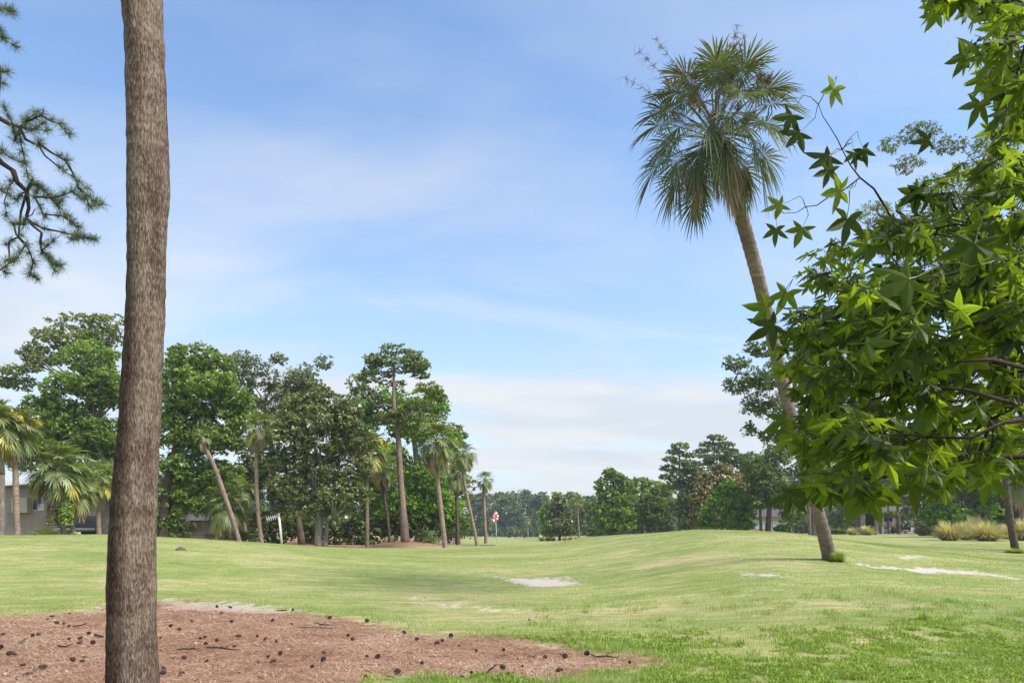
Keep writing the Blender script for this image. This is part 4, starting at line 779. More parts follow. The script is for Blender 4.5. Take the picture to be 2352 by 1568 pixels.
def bush(label, u, v, ru, rv, Y, leaf, seed, name='shrub'):
    b = on_ground(u, Y); root = empty(name, b, label, 'shrub'); me, s = crown_mesh('foliage', [(u, v, ru, rv), (u-ru*.4, v+rv*.3, ru*.6, rv*.7), (u+ru*.4, v+rv*.3, ru*.6, rv*.7)], Y, M[leaf], seed, 'oak', 1.3, 5.5)
    V = np.empty(len(me.vertices)*3, np.float32); me.vertices.foreach_get('co', V); V = V.reshape(-1, 3)-np.array(b, np.float32); me.vertices.foreach_set('co', V.ravel()); link('foliage', me, root)
    mb = MB()
    for k in range(4): mb.tube([(0, 0, -.05), ((k-1.5)*px(ru, Y)*.3, 0, px(rv, Y))], [.05, .02], 5)
    mb.build('stem', M['bark_dark'], root); return root
bush('rounded clipped dark shrub behind the single white chair', 2033, 1214, 13, 9, 105, 'shrub', 61)
bush('low clipped dark shrub between the two pine trunks of the porch', 2052, 1216, 10, 8, 105, 'shrub', 62)
bush('large rounded dark shrub behind the white garden table', 2080, 1209, 20, 12, 106, 'shrub', 63)
bush('loose olive green bush between the chairs and the pale grass clumps', 2135, 1212, 34, 26, 72, 'oak_grey', 64)
bush('bright green bush beside the big pale grass clumps', 2160, 1190, 30, 30, 66, 'bright', 65)
bush('dark low bush under the rightmost skyline tree left of the leaning palm', 1800, 1212, 24, 10, 100, 'shrub', 66)
bush('grey green low bush beside the two oak trunks behind the mound', 1930, 1222, 26, 12, 92, 'oak_grey', 67)
bush('pale green bush at the foot of the far slim palm', 1365, 1222, 22, 14, 108, 'oak_grey', 68)

# ------------------------------------------------------------ palms on the left and far
palm('palm cut off by the left photo edge with yellow blossom', 37, [(3,1232,13),(4,1160,12),(4,1090,12)], (-8,975), 68, 28, 10, 6, seed=2, blooms=4, bark='bark_grey', bloom_side=(0.1, 5.2, 4.6, .9))
palm('smooth pale trunked palm with yellow blossom beside the house', 38, [(40,1230,13.5),(37,1150,12.5),(35,1045,11.5)], (33,985), 66, 30, 10, 6, seed=3, blooms=5, bloom_side=(0.3, 2.6, 4.7, 5.4, 1.2))
palm('full low palm with ivy covered trunk in front of the house', 40, [(147,1227,12),(143,1180,12),(140,1120,12)], (132,1078), 76, 36, 12, 8, seed=4, bark='bark_pine')
palm('palm with hanging dead fronds between the ivy palm and the big near trunk', 41, [(170,1226,10),(166,1180,10),(168,1140,9)], (175,1122), 58, 22, 14, 5, seed=5, bark='bark_pine')
palm('dark palm partly behind the big near trunk', 44, [(228,1229,10),(226,1180,10),(226,1130,9)], (222,1100), 54, 22, 8, 1, seed=6)
def ivy(u, Y, v0, v1, w, label, seed):
    r = RS(seed); n = 900; z0 = P(u, v0, Y)[2]; z1 = P(u, v1, Y)[2]; x = P(u, v0, Y)[0]; a = r.rand(n)*6.28; rr = px(w/2, Y)*(1+.5*r.rand(n)); c = np.c_[x+np.cos(a)*rr, Y+np.sin(a)*rr, z0+(z1-z0)*r.rand(n)]
    V, F, at = quads(c, unit(np.c_[np.cos(a), np.sin(a), .5+0*a]+r.randn(n, 3)*.5), r.uniform(.1, .2, n), .8, r, r.rand(n)); o = link('ivy', fast_mesh('ivy', V, F, M['magnolia_brown' if seed % 2 else 'oak'], {'var': at})); tag(o, label, 'ivy', kind='stuff')
ivy(121, 39.7, 1205, 1120, 15, 'rust tinged ivy column hanging left of the ivy covered palm trunk', 71); ivy(152, 39.6, 1205, 1110, 20, 'green ivy wrapping the trunk of the full low palm', 72)
palmetto('low palmetto at the foot of the ivy covered palm', 108, 39, 38, 22, 7); palmetto('small palmetto under the dead fronds near the awning', 178, 39, 26, 12, 8)
palmetto('dark palmetto under the hidden crowns beside the short palm', 560, 45, 40, 20, 9); palmetto('broad palmetto right of the tall pine trunk', 982, 47, 42, 26, 10); palmetto('low palmetto between the pine and the dark slim palm', 895, 50, 30, 16, 11)
palm('bent palm leaning left across the short shaggy palm', 41, [(552,1250,10),(534,1190,10),(512,1125,10),(490,1065,9),(474,1032,8)], (466,1004), 26, 7, 2, 0, seed=12, bark='bark_pine')
palm('short shaggy palm with rough stubbed trunk below the leaning one', 43, [(516,1250,17),(516,1225,20),(514,1205,20)], (520,1165), 62, 34, 14, 2, seed=13, boots=True, bark='bark_dark')
palm('small palm crown tucked right of the short shaggy palm', 47, [(566,1250,9),(562,1200,9),(560,1160,9)], (556,1128), 40, 20, 4, 0, seed=14)
palm('tall slender palm with curved pink grey trunk and narrow crown', 42, [(602,1252,10.5),(594,1190,9.5),(589,1110,9.5),(589,1040,9)], (598,985), 44, 22, 6, 4, seed=15, elevs=(85, -40))
palm('straight palm with yellow blossom at the right edge of the magnolia', 43, [(844,1260,9),(843,1170,8.5),(842,1080,8.5)], (848,1032), 54, 28, 14, 6, seed=16, blooms=4, bloom_side=(0.0, 5.6, 4.9, .5))
palm('short dark crowned palm between the blossoming palm and the tall pine', 48, [(896,1246,7),(890,1190,7),(882,1140,8),(878,1105,8)], (880,1078), 40, 22, 6, 2, seed=17, bark='bark_dark')
palm('large full headed palm at the edge of the straw mound', 42, [(1023,1261,12),(1014,1180,11),(1006,1110,10),(1003,1068,10)], (1003,1018), 57, 36, 16, 3, seed=18)
palm('small dim palm behind the two leaning palms of the group', 51, [(1052,1250,8),(1050,1190,7),(1048,1120,7)], (1049,1092), 36, 22, 6, 1, seed=19, bark='bark_dark')
palm('slim palm leaning left just beside the large full headed palm', 45, [(1097,1255,8),(1085,1195,7.5),(1070,1125,7),(1062,1075,7)], (1064,1045), 36, 24, 6, 1, seed=20)
palm('lone dark headed palm left of the checkered flag', 60, [(1117,1249,9),(1113,1190,7),(1111,1130,7)], (1115,1102), 25, 24, 3, 0, seed=21)
palm('tiny round headed palm far down the fairway', 230, [(1213,1232,2.4),(1212,1205,2)], (1211,1193), 13, 20, 6, 0, seed=22)
palm('thin pale palm standing right of the small dark magnolia', 104, [(1331,1241,4.5),(1328,1200,4),(1326,1165,3.5)], (1325,1150), 22, 22, 8, 0, seed=23)
palm('thin pale trunked palm behind the biggest pale grass clump', 60, [(2268,1236,8),(2263,1180,7.5),(2255,1120,7),(2250,1060,7)], (2248,1030), 44, 20, 6, 0, seed=24, bark='bark_grey')
palm('rough palm at the extreme right with hanging dead fronds', 50, [(2352,1236,13),(2348,1180,13),(2342,1140,13)], (2340,1105), 50, 26, 14, 3, seed=25, boots=False, bark='bark_pine')
palm('slim dark palm standing on the far slope at right', 33, [(2335,1268,17),(2322,1205,15),(2312,1120,14),(2306,1040,14),(2302,960,13)], (2300,900), 60, 26, 6, 1, seed=26, bark='bark_dark')

# the leaning palm
LP = palm('big shaggy crowned palm leaning left over the mound', 19.6, [(1908,1280,31),(1886,1200,28),(1853,1090,26),(1822,980,26),(1795,870,27),(1768,750,28),(1742,640,29),(1712,530,31),(1684,430,33),(1668,372,33)], (1640, 318), 180, 42, 0, 0, NEAR, 'bark_lean', 30, topY=15.6, group=None, elevs=(84, -30))
def near_palm_extras():
    r = RS(5); bo = np.array(LP.location); cc = P(1648, 318, 15.6)-bo
    for az, s in ((3.3, 1.0), (2.6, .95), (4.1, .8), (5.0, .9), (5.6, .85), (.1, .95), (.5, .85), (3.8, 1.0), (2.9, 1.05), (4.6, 1.1)):
        put_frond(NEAR['d'][r.randint(3)], LP, cc+np.array((0, 0, -.05)), az, s*.82, r, 'dead_frond')
    for az, e in ((4.3, -28), (4.75, -28), (5.2, -28), (4.6, -4), (3.5, -52), (6.0, -52)):
        put_frond(NEAR[e][r.randint(2)], LP, cc+np.array((0, 0, .12)), az+r.uniform(-.15, .15), .98, r)
    for az in (4.9, 4.6, 5.15): put_frond(NEAR['d'][r.randint(3)], LP, cc+np.array((.05, -.1, -.05)), az, .7, r, 'dead_frond')
    # wiry dry flower stalks
    for tip, n in (((1460,120), 16), ((1440,180), 14), ((1520,90), 14), ((1690,60), 18), ((1708,85), 14), ((1560,150), 12), ((1655,130), 14), ((1480,240), 10), ((1600,200), 14), ((1745,120), 9)):
        a = cc+np.array((0, r.uniform(-.2, .2), 0)); b = P(tip[0]+r.randn()*6, tip[1], 15.6+r.uniform(-.8, .5))-bo; m = (a+b)/2+np.array((0, 0, .18)); t = np.linspace(0, 1, 12)[:, None]
        q = (1-t)**2*a+2*t*(1-t)*m+t*t*b; mb = MB(); mb.tube(q, np.linspace(.012, .003, 12), 4, var=.4)
        for k in range(n*3):
            j = r.randint(3, 12); p = q[j]; d = unit(np.array((r.randn(), r.randn(), r.randn()-.1))+unit(b-a)*.6); L_ = r.uniform(.15, .42)*(1.1-j/14); e = p+d*L_+np.array((0, 0, -.10*r.rand())); mid = (p+e)/2+r.randn(3)*.03
            mb.tube([p, mid, e], [.005, .004, .002], 3, var=r.rand(), cap=False)
            for w in range(3): f = p+(e-p)*r.rand(); mb.tube([f, f+r.randn(3)*.07], [.003, .0015], 3, var=r.rand(), cap=False)
        mb.build('flower_stalk', M['dry_bloom'], LP)
    # rusty fibre clusters in the heart
    for k in range(12):
        c = cc+np.array((r.uniform(-.9, .9), -.3-r.rand()*.7, r.uniform(-.2, 1.1))); n = 160; d = unit(r.randn(n, 3)); b = c+d*.03; tip = c+d*r.uniform(.08, .26, (n, 1)); w = unit(np.cross(d, r.randn(n, 3)))*.005
        V = np.stack([b-w, b+w, tip], 1).reshape(-1, 3); o = link('dry_bloom', fast_mesh('dry_bloom', V, np.arange(3*n).reshape(-1, 3), M['dry_bloom'], {'var': np.repeat(r.rand(n), 3)}), LP)
near_palm_extras()

# ------------------------------------------------------------ the big near trunk
def near_trunk():
    Y = 4.8; rows = [(-1300,283,360),(-400,282,364),(-150,283,368),(0,283,370),(100,288,376),(200,291,379),(330,295,383),(450,297,384),(550,296,381),(650,293,378),(750,289,375),(850,284,371),(950,276,368),(1050,268,362),(1150,259,358),(1250,252,356),(1350,249,356),(1450,249,357),(1568,250,361),(1745,244,368)]
    vk = [a for a, b, c in rows]; n = 620; v = np.linspace(1745, -1300, n); lo = pchip(vk, [b for a, b, c in rows], v); hi = pchip(vk, [c for a, b, c in rows], v)
    cx = ((lo+hi)/2-CU)/FPX*Y; rr = px((hi-lo)/2, Y)*.955; z = EYE+(HV-v)/FPX*Y; m = 110; th = np.arange(m)*2*math.pi/m
    T, Z = np.meshgrid(th, z); X0 = np.repeat(cx[:, None], m, 1); Rr = np.repeat(rr[:, None], m, 1); ct, st = np.cos(T), np.sin(T)
    ring = fbm(Z*9, Z*0+2, 1, 2)-.5; fib = vnoise(ct*9+20, st*9+20, Z*5)-.5; fib2 = vnoise(ct*26+20, st*26+20, Z*14)-.5; lump = vnoise(ct*1.6+5, st*1.6+5, Z*2.2)-.5; ringed = np.abs(((Z*8.5+.15*lump) % 1)-.5)
    D = .010*ring+.005*fib+.008*fib2+.012*lump+.004*(ringed-.25)
    V = np.c_[(X0+(Rr+D)*ct).ravel(), (Y+(Rr+D)*st).ravel(), Z.ravel()]; i = np.arange(n*m).reshape(n, m); j = np.roll(i, -1, 1)
    F = np.stack([i[:-1], j[:-1], j[1:], i[1:]], -1).reshape(-1, 4)
    base = np.array((cx[0], Y, 0)); root = empty('palm_tree', base, 'big close grey brown palm trunk crossing the whole photo height', 'palm tree')
    mt, N, L, out = new_mat('near_palm_bark'); b = N.new("ShaderNodeBsdfPrincipled"); b.inputs['Roughness'].default_value = .92; b.inputs['Specular IOR Level'].default_value = .12
    n1 = nnode(N, L, 1.0, 4, .62, mscale=(110, 110, 28)); n2 = nnode(N, L, 1.0, 4, .55, mscale=(9, 9, 2.2)); n3 = nnode(N, L, 1.0, 3, .5, mscale=(150, 150, 40)); n4 = nnode(N, L, 1.0, 3, .5, mscale=(2.5, 2.5, 16)) 
    def ma(op, a, b_, cl=False):
        k = N.new("ShaderNodeMath"); k.operation = op; k.use_clamp = cl
        for q, x in enumerate((a, b_)):
            if isinstance(x, (int, float)): k.inputs[q].default_value = x
            else: L.new(x, k.inputs[q])
        return k.outputs[0]
    s = ma('ADD', ma('MULTIPLY', n1.outputs[0], .55), ma('ADD', ma('MULTIPLY', n2.outputs[0], .33), ma('MULTIPLY', n4.outputs[0], .12)))
    base_c = ramp(N, L, s, [(.41, C(.065,.042,.032)), (.48, C(.125,.088,.068)), (.53, C(.20,.150,.12)), (.62, C(.34,.28,.225))])
    at = N.new("ShaderNodeAttribute"); at.attribute_name = 'lower_left_dark'; sm = ma('MULTIPLY', ma('ADD', at.outputs['Fac'], ma('MULTIPLY', ma('SUBTRACT', n2.outputs[0], .5), 1.2)), 1.6, True)
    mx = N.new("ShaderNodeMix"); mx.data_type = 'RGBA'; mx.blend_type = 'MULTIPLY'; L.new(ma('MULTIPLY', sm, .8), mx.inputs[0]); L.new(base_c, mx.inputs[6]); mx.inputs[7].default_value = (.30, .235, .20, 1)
    L.new(mx.outputs[2], b.inputs['Base Color']); bp = N.new("ShaderNodeBump"); bp.inputs['Strength'].default_value = .8; bp.inputs['Distance'].default_value = .012
    L.new(ma('ADD', ma('MULTIPLY', n1.outputs[0], 1.0), ma('MULTIPLY', n3.outputs[0], .5)), bp.inputs['Height']); L.new(bp.outputs[0], b.inputs['Normal']); L.new(b.outputs[0], out.inputs[0])
    lower_left_dark = np.clip(1.3*(-ct*.9-st*.25+.05)*np.clip((3.9-Z)/1.2, 0, 1)+.02, 0, 1)  # mask that makes the bark colour darker towards the lower left side
    o = link('trunk', fast_mesh('trunk', V-base, F, mt, {'lower_left_dark': lower_left_dark.ravel()}, True), root)
    r = RS(9); cc = np.array((cx[-1], Y, z[-1]+.3))-base
    for k in range(34): e = 80-125*(k/34); ek = min(ELEVS, key=lambda x: abs(x-e)); put_frond(NEAR[ek][r.randint(2)], root, cc, k*2.4, .95, r)
near_trunk()

# ------------------------------------------------------------ branching skeleton shared by the two near trees
def skeleton(root_nodes, pts, horiz=None, wt=.55):
    """connect every point to the best earlier node; returns parent index per point"""
    nodes = [np.array(p, float) for p in root_nodes]; par = [-1]*len(nodes); dist = [0.0]*len(nodes); order = sorted(range(len(pts)), key=lambda i: min(np.linalg.norm(pts[i]-q) for q in root_nodes)); back = {}
    for i in order:
        A = np.array(nodes); d = np.linalg.norm(A-pts[i], axis=1); c = d+wt*np.array(dist); j = int(np.argmin(c)); back[i] = len(nodes); nodes.append(pts[i]); par.append(j); dist.append(dist[j]+d[j])
    return np.array(nodes), par, back
def skeleton_meshes(nodes, par, nroot, name, mat, parent, r0, r, bo, sag=.04, exp=.5, rmax=.05):
    n = len(nodes); w = np.ones(n)
    for i in range(n-1, nroot-1, -1): w[par[i]] += w[i]
    top = {}
    for i in range(nroot, n):
        j = i
        while par[j] >= nroot: j = par[j]
        top.setdefault(j, []).append(i)
    for t, idx in top.items():
        mb = MB()
        for i in idx:
            a, b = nodes[par[i]], nodes[i]; L_ = np.linalg.norm(b-a); m = (a+b)/2+r.randn(3)*L_*.06+np.array((0, 0, -sag*L_)); ra = min(r0*w[i]**exp*1.15, rmax); rb = min(r0*w[i]**exp, rmax)*.8
            mb.tube([a-bo, (a*.6+m*.9+b*.0)/1.5-bo if False else (a+m)/2-bo, m-bo, (m+b)/2-bo, b-bo], [ra, ra*.95, (ra+rb)/2, rb*1.05, rb], 6)
        mb.build(name, mat, parent, True)

# ------------------------------------------------------------ pine bough at the left
def left_pine():
    Y = 11.0; r = RS(41); base = on_ground(-420, Y); root = empty('pine_tree', base, 'near pine whose needled boughs reach in at the upper left', 'pine tree'); bo = np.array(base)
    mb = MB(); mb.tube([(0, 0, -.2), (.05, 0, 4), (0, .1, 8), (.1, 0, 13)], [.24, .2, .17, .1], 14); mb.build('trunk', M['bark_pine'], root, True)
    T = [(12,22),(28,30),(32,105),(5,85),(14,165),(2,190),(12,252),(80,262),(98,284),(60,280),(136,284),(156,306),(90,330),(30,292),(36,320),(150,368),(146,392),(46,372),(62,396),(72,420),(112,446),(20,430),(88,428),(40,458),(180,430),(186,455),(204,472),(232,470),(214,462),(15,490),(32,515),(8,440),(122,455),(140,462),(160,508),(176,520),(166,550),(216,550),(190,546),(150,498),(56,515),(100,525),(120,555),(96,576),(136,610),(120,605),(84,640),(70,626),(40,592),(14,612),(20,560),(76,600),(112,590),(130,470),(100,492),(80,452),(4,350),(52,345),(198,432),(105,300),(70,300),(170,540),(125,620),(10,625),(30,600),(60,560),(95,265),(165,440),(-30,40),(-60,90),(-40,150),(-70,250),(-50,300),(-90,360),(-60,420),(-40,500),(-90,520),(-50,580),(-110,300),(-130,420),(-40,650),(-20,20),(-100,180)]
    ext = [P(u, v, Y+d) for u, v, d in ((-20,348,-.1),(30,392,0),(62,440,.05),(80,480,0),(96,535,0),(-10,266,.1),(45,292,.1),(90,336,0),(126,376,0),(60,500,.05),(42,545,.1),(-30,60,0))]
    pts = [P(u, v, Y+r.uniform(-.55, .55)) for u, v in T]
    roots = [np.array((base[0]+.05, Y, P(0, v, Y)[2])) for v in (330, 250, 60)]
    # main bough nodes first
    nodes, par, _ = skeleton(roots, ext, wt=.3); allp = list(nodes[3:])+pts; nd = [np.array(p) for p in nodes]; pr = list(par); ds = [0.0]*len(nd)
    for i in range(3, len(nd)): ds[i] = ds[pr[i]]+np.linalg.norm(nd[i]-nd[pr[i]])
    tuft_idx = []
    for p in sorted(pts, key=lambda q: -(-q[0]*0)+np.linalg.norm(q-roots[0])):
        A = np.array(nd); d = np.linalg.norm(A-p, axis=1); d[:3] += 3; c = d+.25*np.array(ds); j = int(np.argmin(c)); nd.append(p); pr.append(j); ds.append(ds[j]+d[j]); tuft_idx.append(len(nd)-1)
    skeleton_meshes(np.array(nd), pr, 3, 'bough', M['twig'], root, .0085, r, bo, .05, .42, .05)
    ms = []
    for k in range(4):
        n = 110; d = r.randn(n, 3); d[:, 2] = d[:, 2]*.8+.55; d = unit(d); L_ = r.uniform(.10, .19, n)[:, None]; b = np.c_[r.randn(n, 2)*.006, r.uniform(-.03, .05, n)]; w = unit(np.cross(d, r.randn(n, 3)))*.0019; mid = b+d*L_*.55; tip = b+d*L_+np.array((0, 0, -.012))
        V = np.stack([b-w, b+w, mid+w, mid-w, tip], 1).reshape(-1, 3); i = np.arange(n)*5; F = np.concatenate([np.c_[i, i+1, i+2], np.c_[i, i+2, i+3], np.c_[i+3, i+2, i+4]]); ms.append(fast_mesh('needle_tuft', V, F, M['needle'], {'var': np.repeat(r.rand(n)*.7+.1*k, 5)}))
    for i in tuft_idx:
        a, b = nd[pr[i]], nd[i]; d = unit(b-a); 
        for q in range(2):
            o = link('needle_tuft', ms[r.randint(4)], root); p = b if q == 0 else b-d*min(.16, np.linalg.norm(b-a)*.5); o.location = p-bo; dd = Vector(d)+Vector((0, 0, .5)); o.rotation_euler = dd.to_track_quat('Z', 'Y').to_euler(); s = r.uniform(.85, 1.15)*(1 if q == 0 else .8); o.scale = (s, s, s)
left_pine()

# ------------------------------------------------------------ the sweetgum
def leaf_variant(seed):
    r = RS(seed); V = []; F = []; mi = []; droop = r.uniform(.10, .5); cup = r.uniform(-.25, .35); pl = r.uniform(.55, .95); n = 6
    def add(p): V.append(p); return len(V)-1
    # petiole
    pp = [np.array((0, 0, 0.))]; 
    for k in range(1, 5): t = k/4; pp.append(np.array((r.randn()*.01, pl*t, -.12*pl*math.sin(t*2))))
    mb = MB(); mb.tube(pp, [.022, .016, .014, .014, .018], 3, cap=False); 
    for q in mb.v[0]: add(q)
    for f in mb.f: F.append(f); mi.append(1)
    o0 = pp[-1]; O = add(o0+np.array((0, 0, .0))); angs = [r.uniform(-6, 6)+a for a in (-118, -57, 0, 57, 118)]; lens = [.62, .9, 1.0, .9, .62]
    def zz(x, y, side=0): rr = math.hypot(x, y); return -droop*rr*rr*.9+cup*abs(x)*.45-.10*side
    sin = []
    for k in range(6):
        a = R(angs[0]-34) if k == 0 else R(angs[-1]+34) if k == 5 else R((angs[k-1]+angs[k])/2); rad = .16 if k in (0, 5) else .29; x, y = math.sin(a)*rad, math.cos(a)*rad; sin.append(add(o0+np.array((x, y, zz(x, y, .6)))))
    for k in range(5):
        a = R(angs[k]); L_ = lens[k]*r.uniform(.9, 1.08); d = np.array((math.sin(a), math.cos(a))); s = np.array((d[1], -d[0])); tw = r.uniform(-.15, .15)
        def pt(t, w): q = d*L_*t+s*w*L_; return add(o0+np.array((q[0], q[1], zz(q[0], q[1], min(abs(w)*5, 1))+tw*w)))
        m1, m2 = pt(.42, 0), pt(.7, 0); tip = pt(1.0, .0); l1, r1 = pt(.44, -.178), pt(.44, .178); l2, r2 = pt(.70, -.12), pt(.70, .12)
        for f in ((O, r1, sin[k+1]), (O, m1, r1), (O, l1, m1), (O, sin[k], l1), (m1, m2, r2, r1), (l1, l2, m2, m1), (m2, tip, r2), (l2, tip, m2)): F.append(f); mi.append(0)
    # note: the sinus on the s side of each lobe is the next one
    me = bpy.data.meshes.new('leaf'); me.from_pydata([tuple(v) for v in V], [], F); me.materials.append(M['sweetgum']); me.materials.append(M['petiole']); me.polygons.foreach_set('material_index', mi)
    at = me.attributes.new('var', 'FLOAT', 'POINT'); at.data.foreach_set('value', np.full(len(V), r.uniform(.15, .9), np.float32)); return me
def inside(poly, u, v):
    c = False; n = len(poly)
    for i in range(n):
        a, b = poly[i], poly[(i+1) % n]
        if (a[1] > v) != (b[1] > v) and u < (b[0]-a[0])*(v-a[1])/(b[1]-a[1])+a[0]: c = not c
    return c
def sweetgum():
    r = RS(88); base = np.array((4.6, 4.2, 0.0)); base[2] = float(terr(base[0], base[1])); root = empty('sweetgum_tree', base, 'close sweetgum with dark star shaped leaves filling the right side', 'sweetgum tree')
    Vr = [leaf_variant(900+k) for k in range(14)]
    mb = MB(); mb.tube([(0, 0, -.1), (.05, 0, 1.5), (0, .05, 3.5), (.05, 0, 6.5)], [.13, .11, .09, .04], 14); mb.build('trunk', M['bark_grey'], root, True)
    A = [(2352,-260),(2140,-260),(2110,-40),(2215,10),(2225,70),(2200,130),(2235,180),(2280,225),(2290,280),(2270,330),(2220,350),(2185,380),(2090,400),(2085,440),(2060,480),(2010,500),(1990,545),(1920,520),(1870,560),(1850,620),(1860,670),(1800,700),(1790,760),(1810,830),(1800,880),(1830,930),(1800,970),(1800,1010),(1850,1040),(1830,1080),(1850,1120),(1900,1140),(1960,1150),(2020,1110),(2080,1100),(2150,1130),(2200,1090),(2270,1090),(2352,1110),(2700,1110),(2700,-260)]
    D = [(1980,620),(2352,540),(2700,540),(2700,1060),(2352,1060),(2200,1070),(2000,1090),(1900,1090),(1880,980),(1900,860),(1930,740)]
    cl = []
    tries = 0
    while len(cl) < 740 and tries < 60000:
        tries += 1; u = r.uniform(1780, 2560); v = r.uniform(-250, 1170)
        if not inside(A, u, v): continue
        dense = inside(D, u, v)
        if v < 480 and u < 2260 and r.rand() > (.85 if v < 300 else .6): continue
        Y = r.uniform(2.3, 4.6) if not dense else r.uniform(2.1, 4.8)
        if u < 1950 and v < 700: Y = r.uniform(3.0, 4.6)
        if u > 2360 and r.rand() < .5: continue
        p = P(u, v, Y); dmin = min((np.linalg.norm((p-q)*np.array((1, .55, 1))) for q in cl), default=9)
        if dmin < (.065 if dense else .10): continue
        cl.append(p)
    stray_nodes = [P(*q) for q in ((2070,520,3.0),(2030,470,3.0),(1975,408,3.0),(1935,345,3.0),(1905,290,3.0),(1880,240,3.0),(1850,475,3.1),(1900,455,3.1),(1800,490,3.1),(1790,700,2.7),(1840,720,2.7),(1870,980,2.8),(1830,1010,2.9),(1900,640,3.6),(1880,1100,2.8))]
    rootn = [base+np.array((.03, .02, h)) for h in (1.3, 1.9, 2.5, 3.2, 4.0, 5.0)]
    pre = [[P(*q) for q in c] for c in (((2560,845,2.3),(2352,838,2.15),(2270,832,2.1),(2200,828,2.1)),((2560,960,2.4),(2352,925,2.2),(2290,914,2.15),(2210,900,2.15),(2130,893,2.2)),((2560,930,2.3),(2352,960,2.1),(2290,980,2.1),(2230,1005,2.1),(2130,1002,2.2)),((2420,1040,2.5),(2250,1050,2.4),(2160,1080,2.4),(2080,1090,2.4),(2000,1105,2.4),(1940,1100,2.4)),((2352,700,2.4),(2280,735,2.4),(2230,745,2.4)),((2400,180,2.6),(2352,60,2.6),(2300,110,2.6)))]
    nodes, par, back = skeleton(rootn, [p for c in pre for p in c]+cl+stray_nodes, wt=.35); back = {k-sum(map(len, pre)): v for k, v in back.items()}
    for c in pre: q = np.array(c)+r.randn(len(c), 3)*.008; MB().tube(q-base, np.linspace(.0095, .004, len(c)), 7).build('branch', M['twig'], root, True)
    skeleton_meshes(nodes, par, 6, 'branch', M['twig'], root, .0017, r, base, .05, .50, .022)
    leaves = []
    def place(loc, tipd, nrm, size, k=None, var=None):
        y = Vector(tipd).normalized(); z = Vector(nrm); z = (z-y*z.dot(y)).normalized(); x = y.cross(z); m = Matrix((x, y, z)).transposed(); leaves.append((np.array(loc), m, size, r.randint(14) if k is None else k))
    for ci, c in enumerate(cl):
        i = back[ci]; pdir = unit(nodes[i]-nodes[par[i]]); n = r.randint(5, 9); Ls = r.uniform(.055, .094)
        for k in range(n):
            a = k*2.4+r.rand(); out = np.array((math.cos(a), math.sin(a), 0)); td = unit(out*r.uniform(.5, 1.0)+pdir*.5+np.array((0, 0, -r.uniform(.15, 1.1)))); nr = np.array((0, 0, 1.0))+out*r.uniform(.1, 1.1)+r.randn(3)*.65
            place(c-pdir*r.uniform(0, .12), td, nr, Ls*r.uniform(.75, 1.15))
    for u, v, Y, s, tip in ((1905,225,3.0,.080,(-.3,-1)),(1822,262,3.0,.085,(-.5,-1)),(1838,300,3.0,.085,(-.9,-.8)),(1905,352,3.0,.10,(-.9,-.45)),(1985,338,3.05,.07,(.4,-1)),(1965,350,3.05,.06,(.2,-1)),(1918,440,2.9,.085,(-1,-.3)),(1940,508,2.9,.11,(-.1,-1)),(1795,465,3.1,.075,(-1,-.3)),(1785,528,3.1,.07,(0,-1)),(1840,530,3.1,.08,(-.5,-1)),(1900,395,2.95,.07,(-.2,-1)),
                            (1745,705,2.7,.08,(-1,.1)),(1762,752,2.7,.095,(-1,-.5)),(1800,690,2.7,.08,(-.4,-1)),(1800,960,2.8,.085,(-1,-.5)),(1795,1010,2.8,.085,(-.8,-.7)),(1815,1135,2.8,.085,(-.4,-1)),(1860,1120,2.7,.09,(-.6,-.9)),(1960,1150,2.6,.10,(-.2,-1)),(2100,1110,2.5,.10,(.1,-1)),(2280,1100,2.5,.10,(-.1,-1)),(2255,235,2.9,.09,(-.4,-1)),(2210,25,2.9,.09,(-.6,-1)),(2165,10,2.9,.08,(-.5,-1)),(2205,130,2.9,.08,(-.9,-.3)),(2290,225,2.8,.08,(-.2,-1)),(2140,318,3.2,.08,(-.9,0)),(2040,830,2.3,.10,(-.5,-1)),(2240,560,2.2,.11,(-.3,-1)),(2080,640,2.2,.11,(-1,-.4))):
        c = P(u, v, Y); t = unit(np.array((tip[0], r.uniform(-.2, .2), tip[1]))); s *= 1.24; a0 = c-t*s*.9; q0 = nodes[int(np.argmin(np.linalg.norm(nodes-a0, axis=1)))]; MB().tube([q0-base, (q0+a0)/2+np.array((0, 0, .012))-base, a0-base], [.0022, .0016, .0012], 5).build('twig', M['twig_green'], root, True); place(a0, t, np.array((r.uniform(-.3, .3), -1.0 if r.rand() < .75 else .8, r.uniform(.1, .7))), s)
    # joined remainder and the 300 that show largest as single leaves
    def score(L_):
        p = L_[0]; u = CU+FPX*p[0]/p[1]; v = HV-FPX*(p[2]-EYE)/p[1]; return (L_[2]/p[1])*(1 if -20 < u < 2380 and -20 < v < 1590 else 0)*(1+.6*(u < 1960 or v > 1080 or v < 420))
    leaves.sort(key=lambda q: -score(q))
    for p, m, s, k in leaves[:300]:
        o = link('leaf', Vr[k], root); o.matrix_local = Matrix.Translation(Vector(p-base)) @ m.to_4x4() @ Matrix.Scale(s, 4)
    mb = MB(); data = []
    for me in Vr:
        co = np.empty(len(me.vertices)*3); me.vertices.foreach_get('co', co); data.append((co.reshape(-1, 3), [tuple(q.vertices) for q in me.polygons], [q.material_index for q in me.polygons], me.attributes['var'].data[0].value))
    for p, m, s, k in leaves[300:]:
        co, fs, ms, va = data[k]; V = (co*s)@np.array(m).T+(p-base); n0 = mb.n; mb.v.append(V); mb.f += [tuple(i+n0 for i in f) for f in fs]; mb.m += ms; mb.a.append(np.full(len(V), np.clip(va+r.uniform(-.25, .25), 0, 1))); mb.n += len(V)
    o = mb.build('foliage', [M['sweetgum'], M['petiole']], root); o['kind'] = 'stuff'
sweetgum()

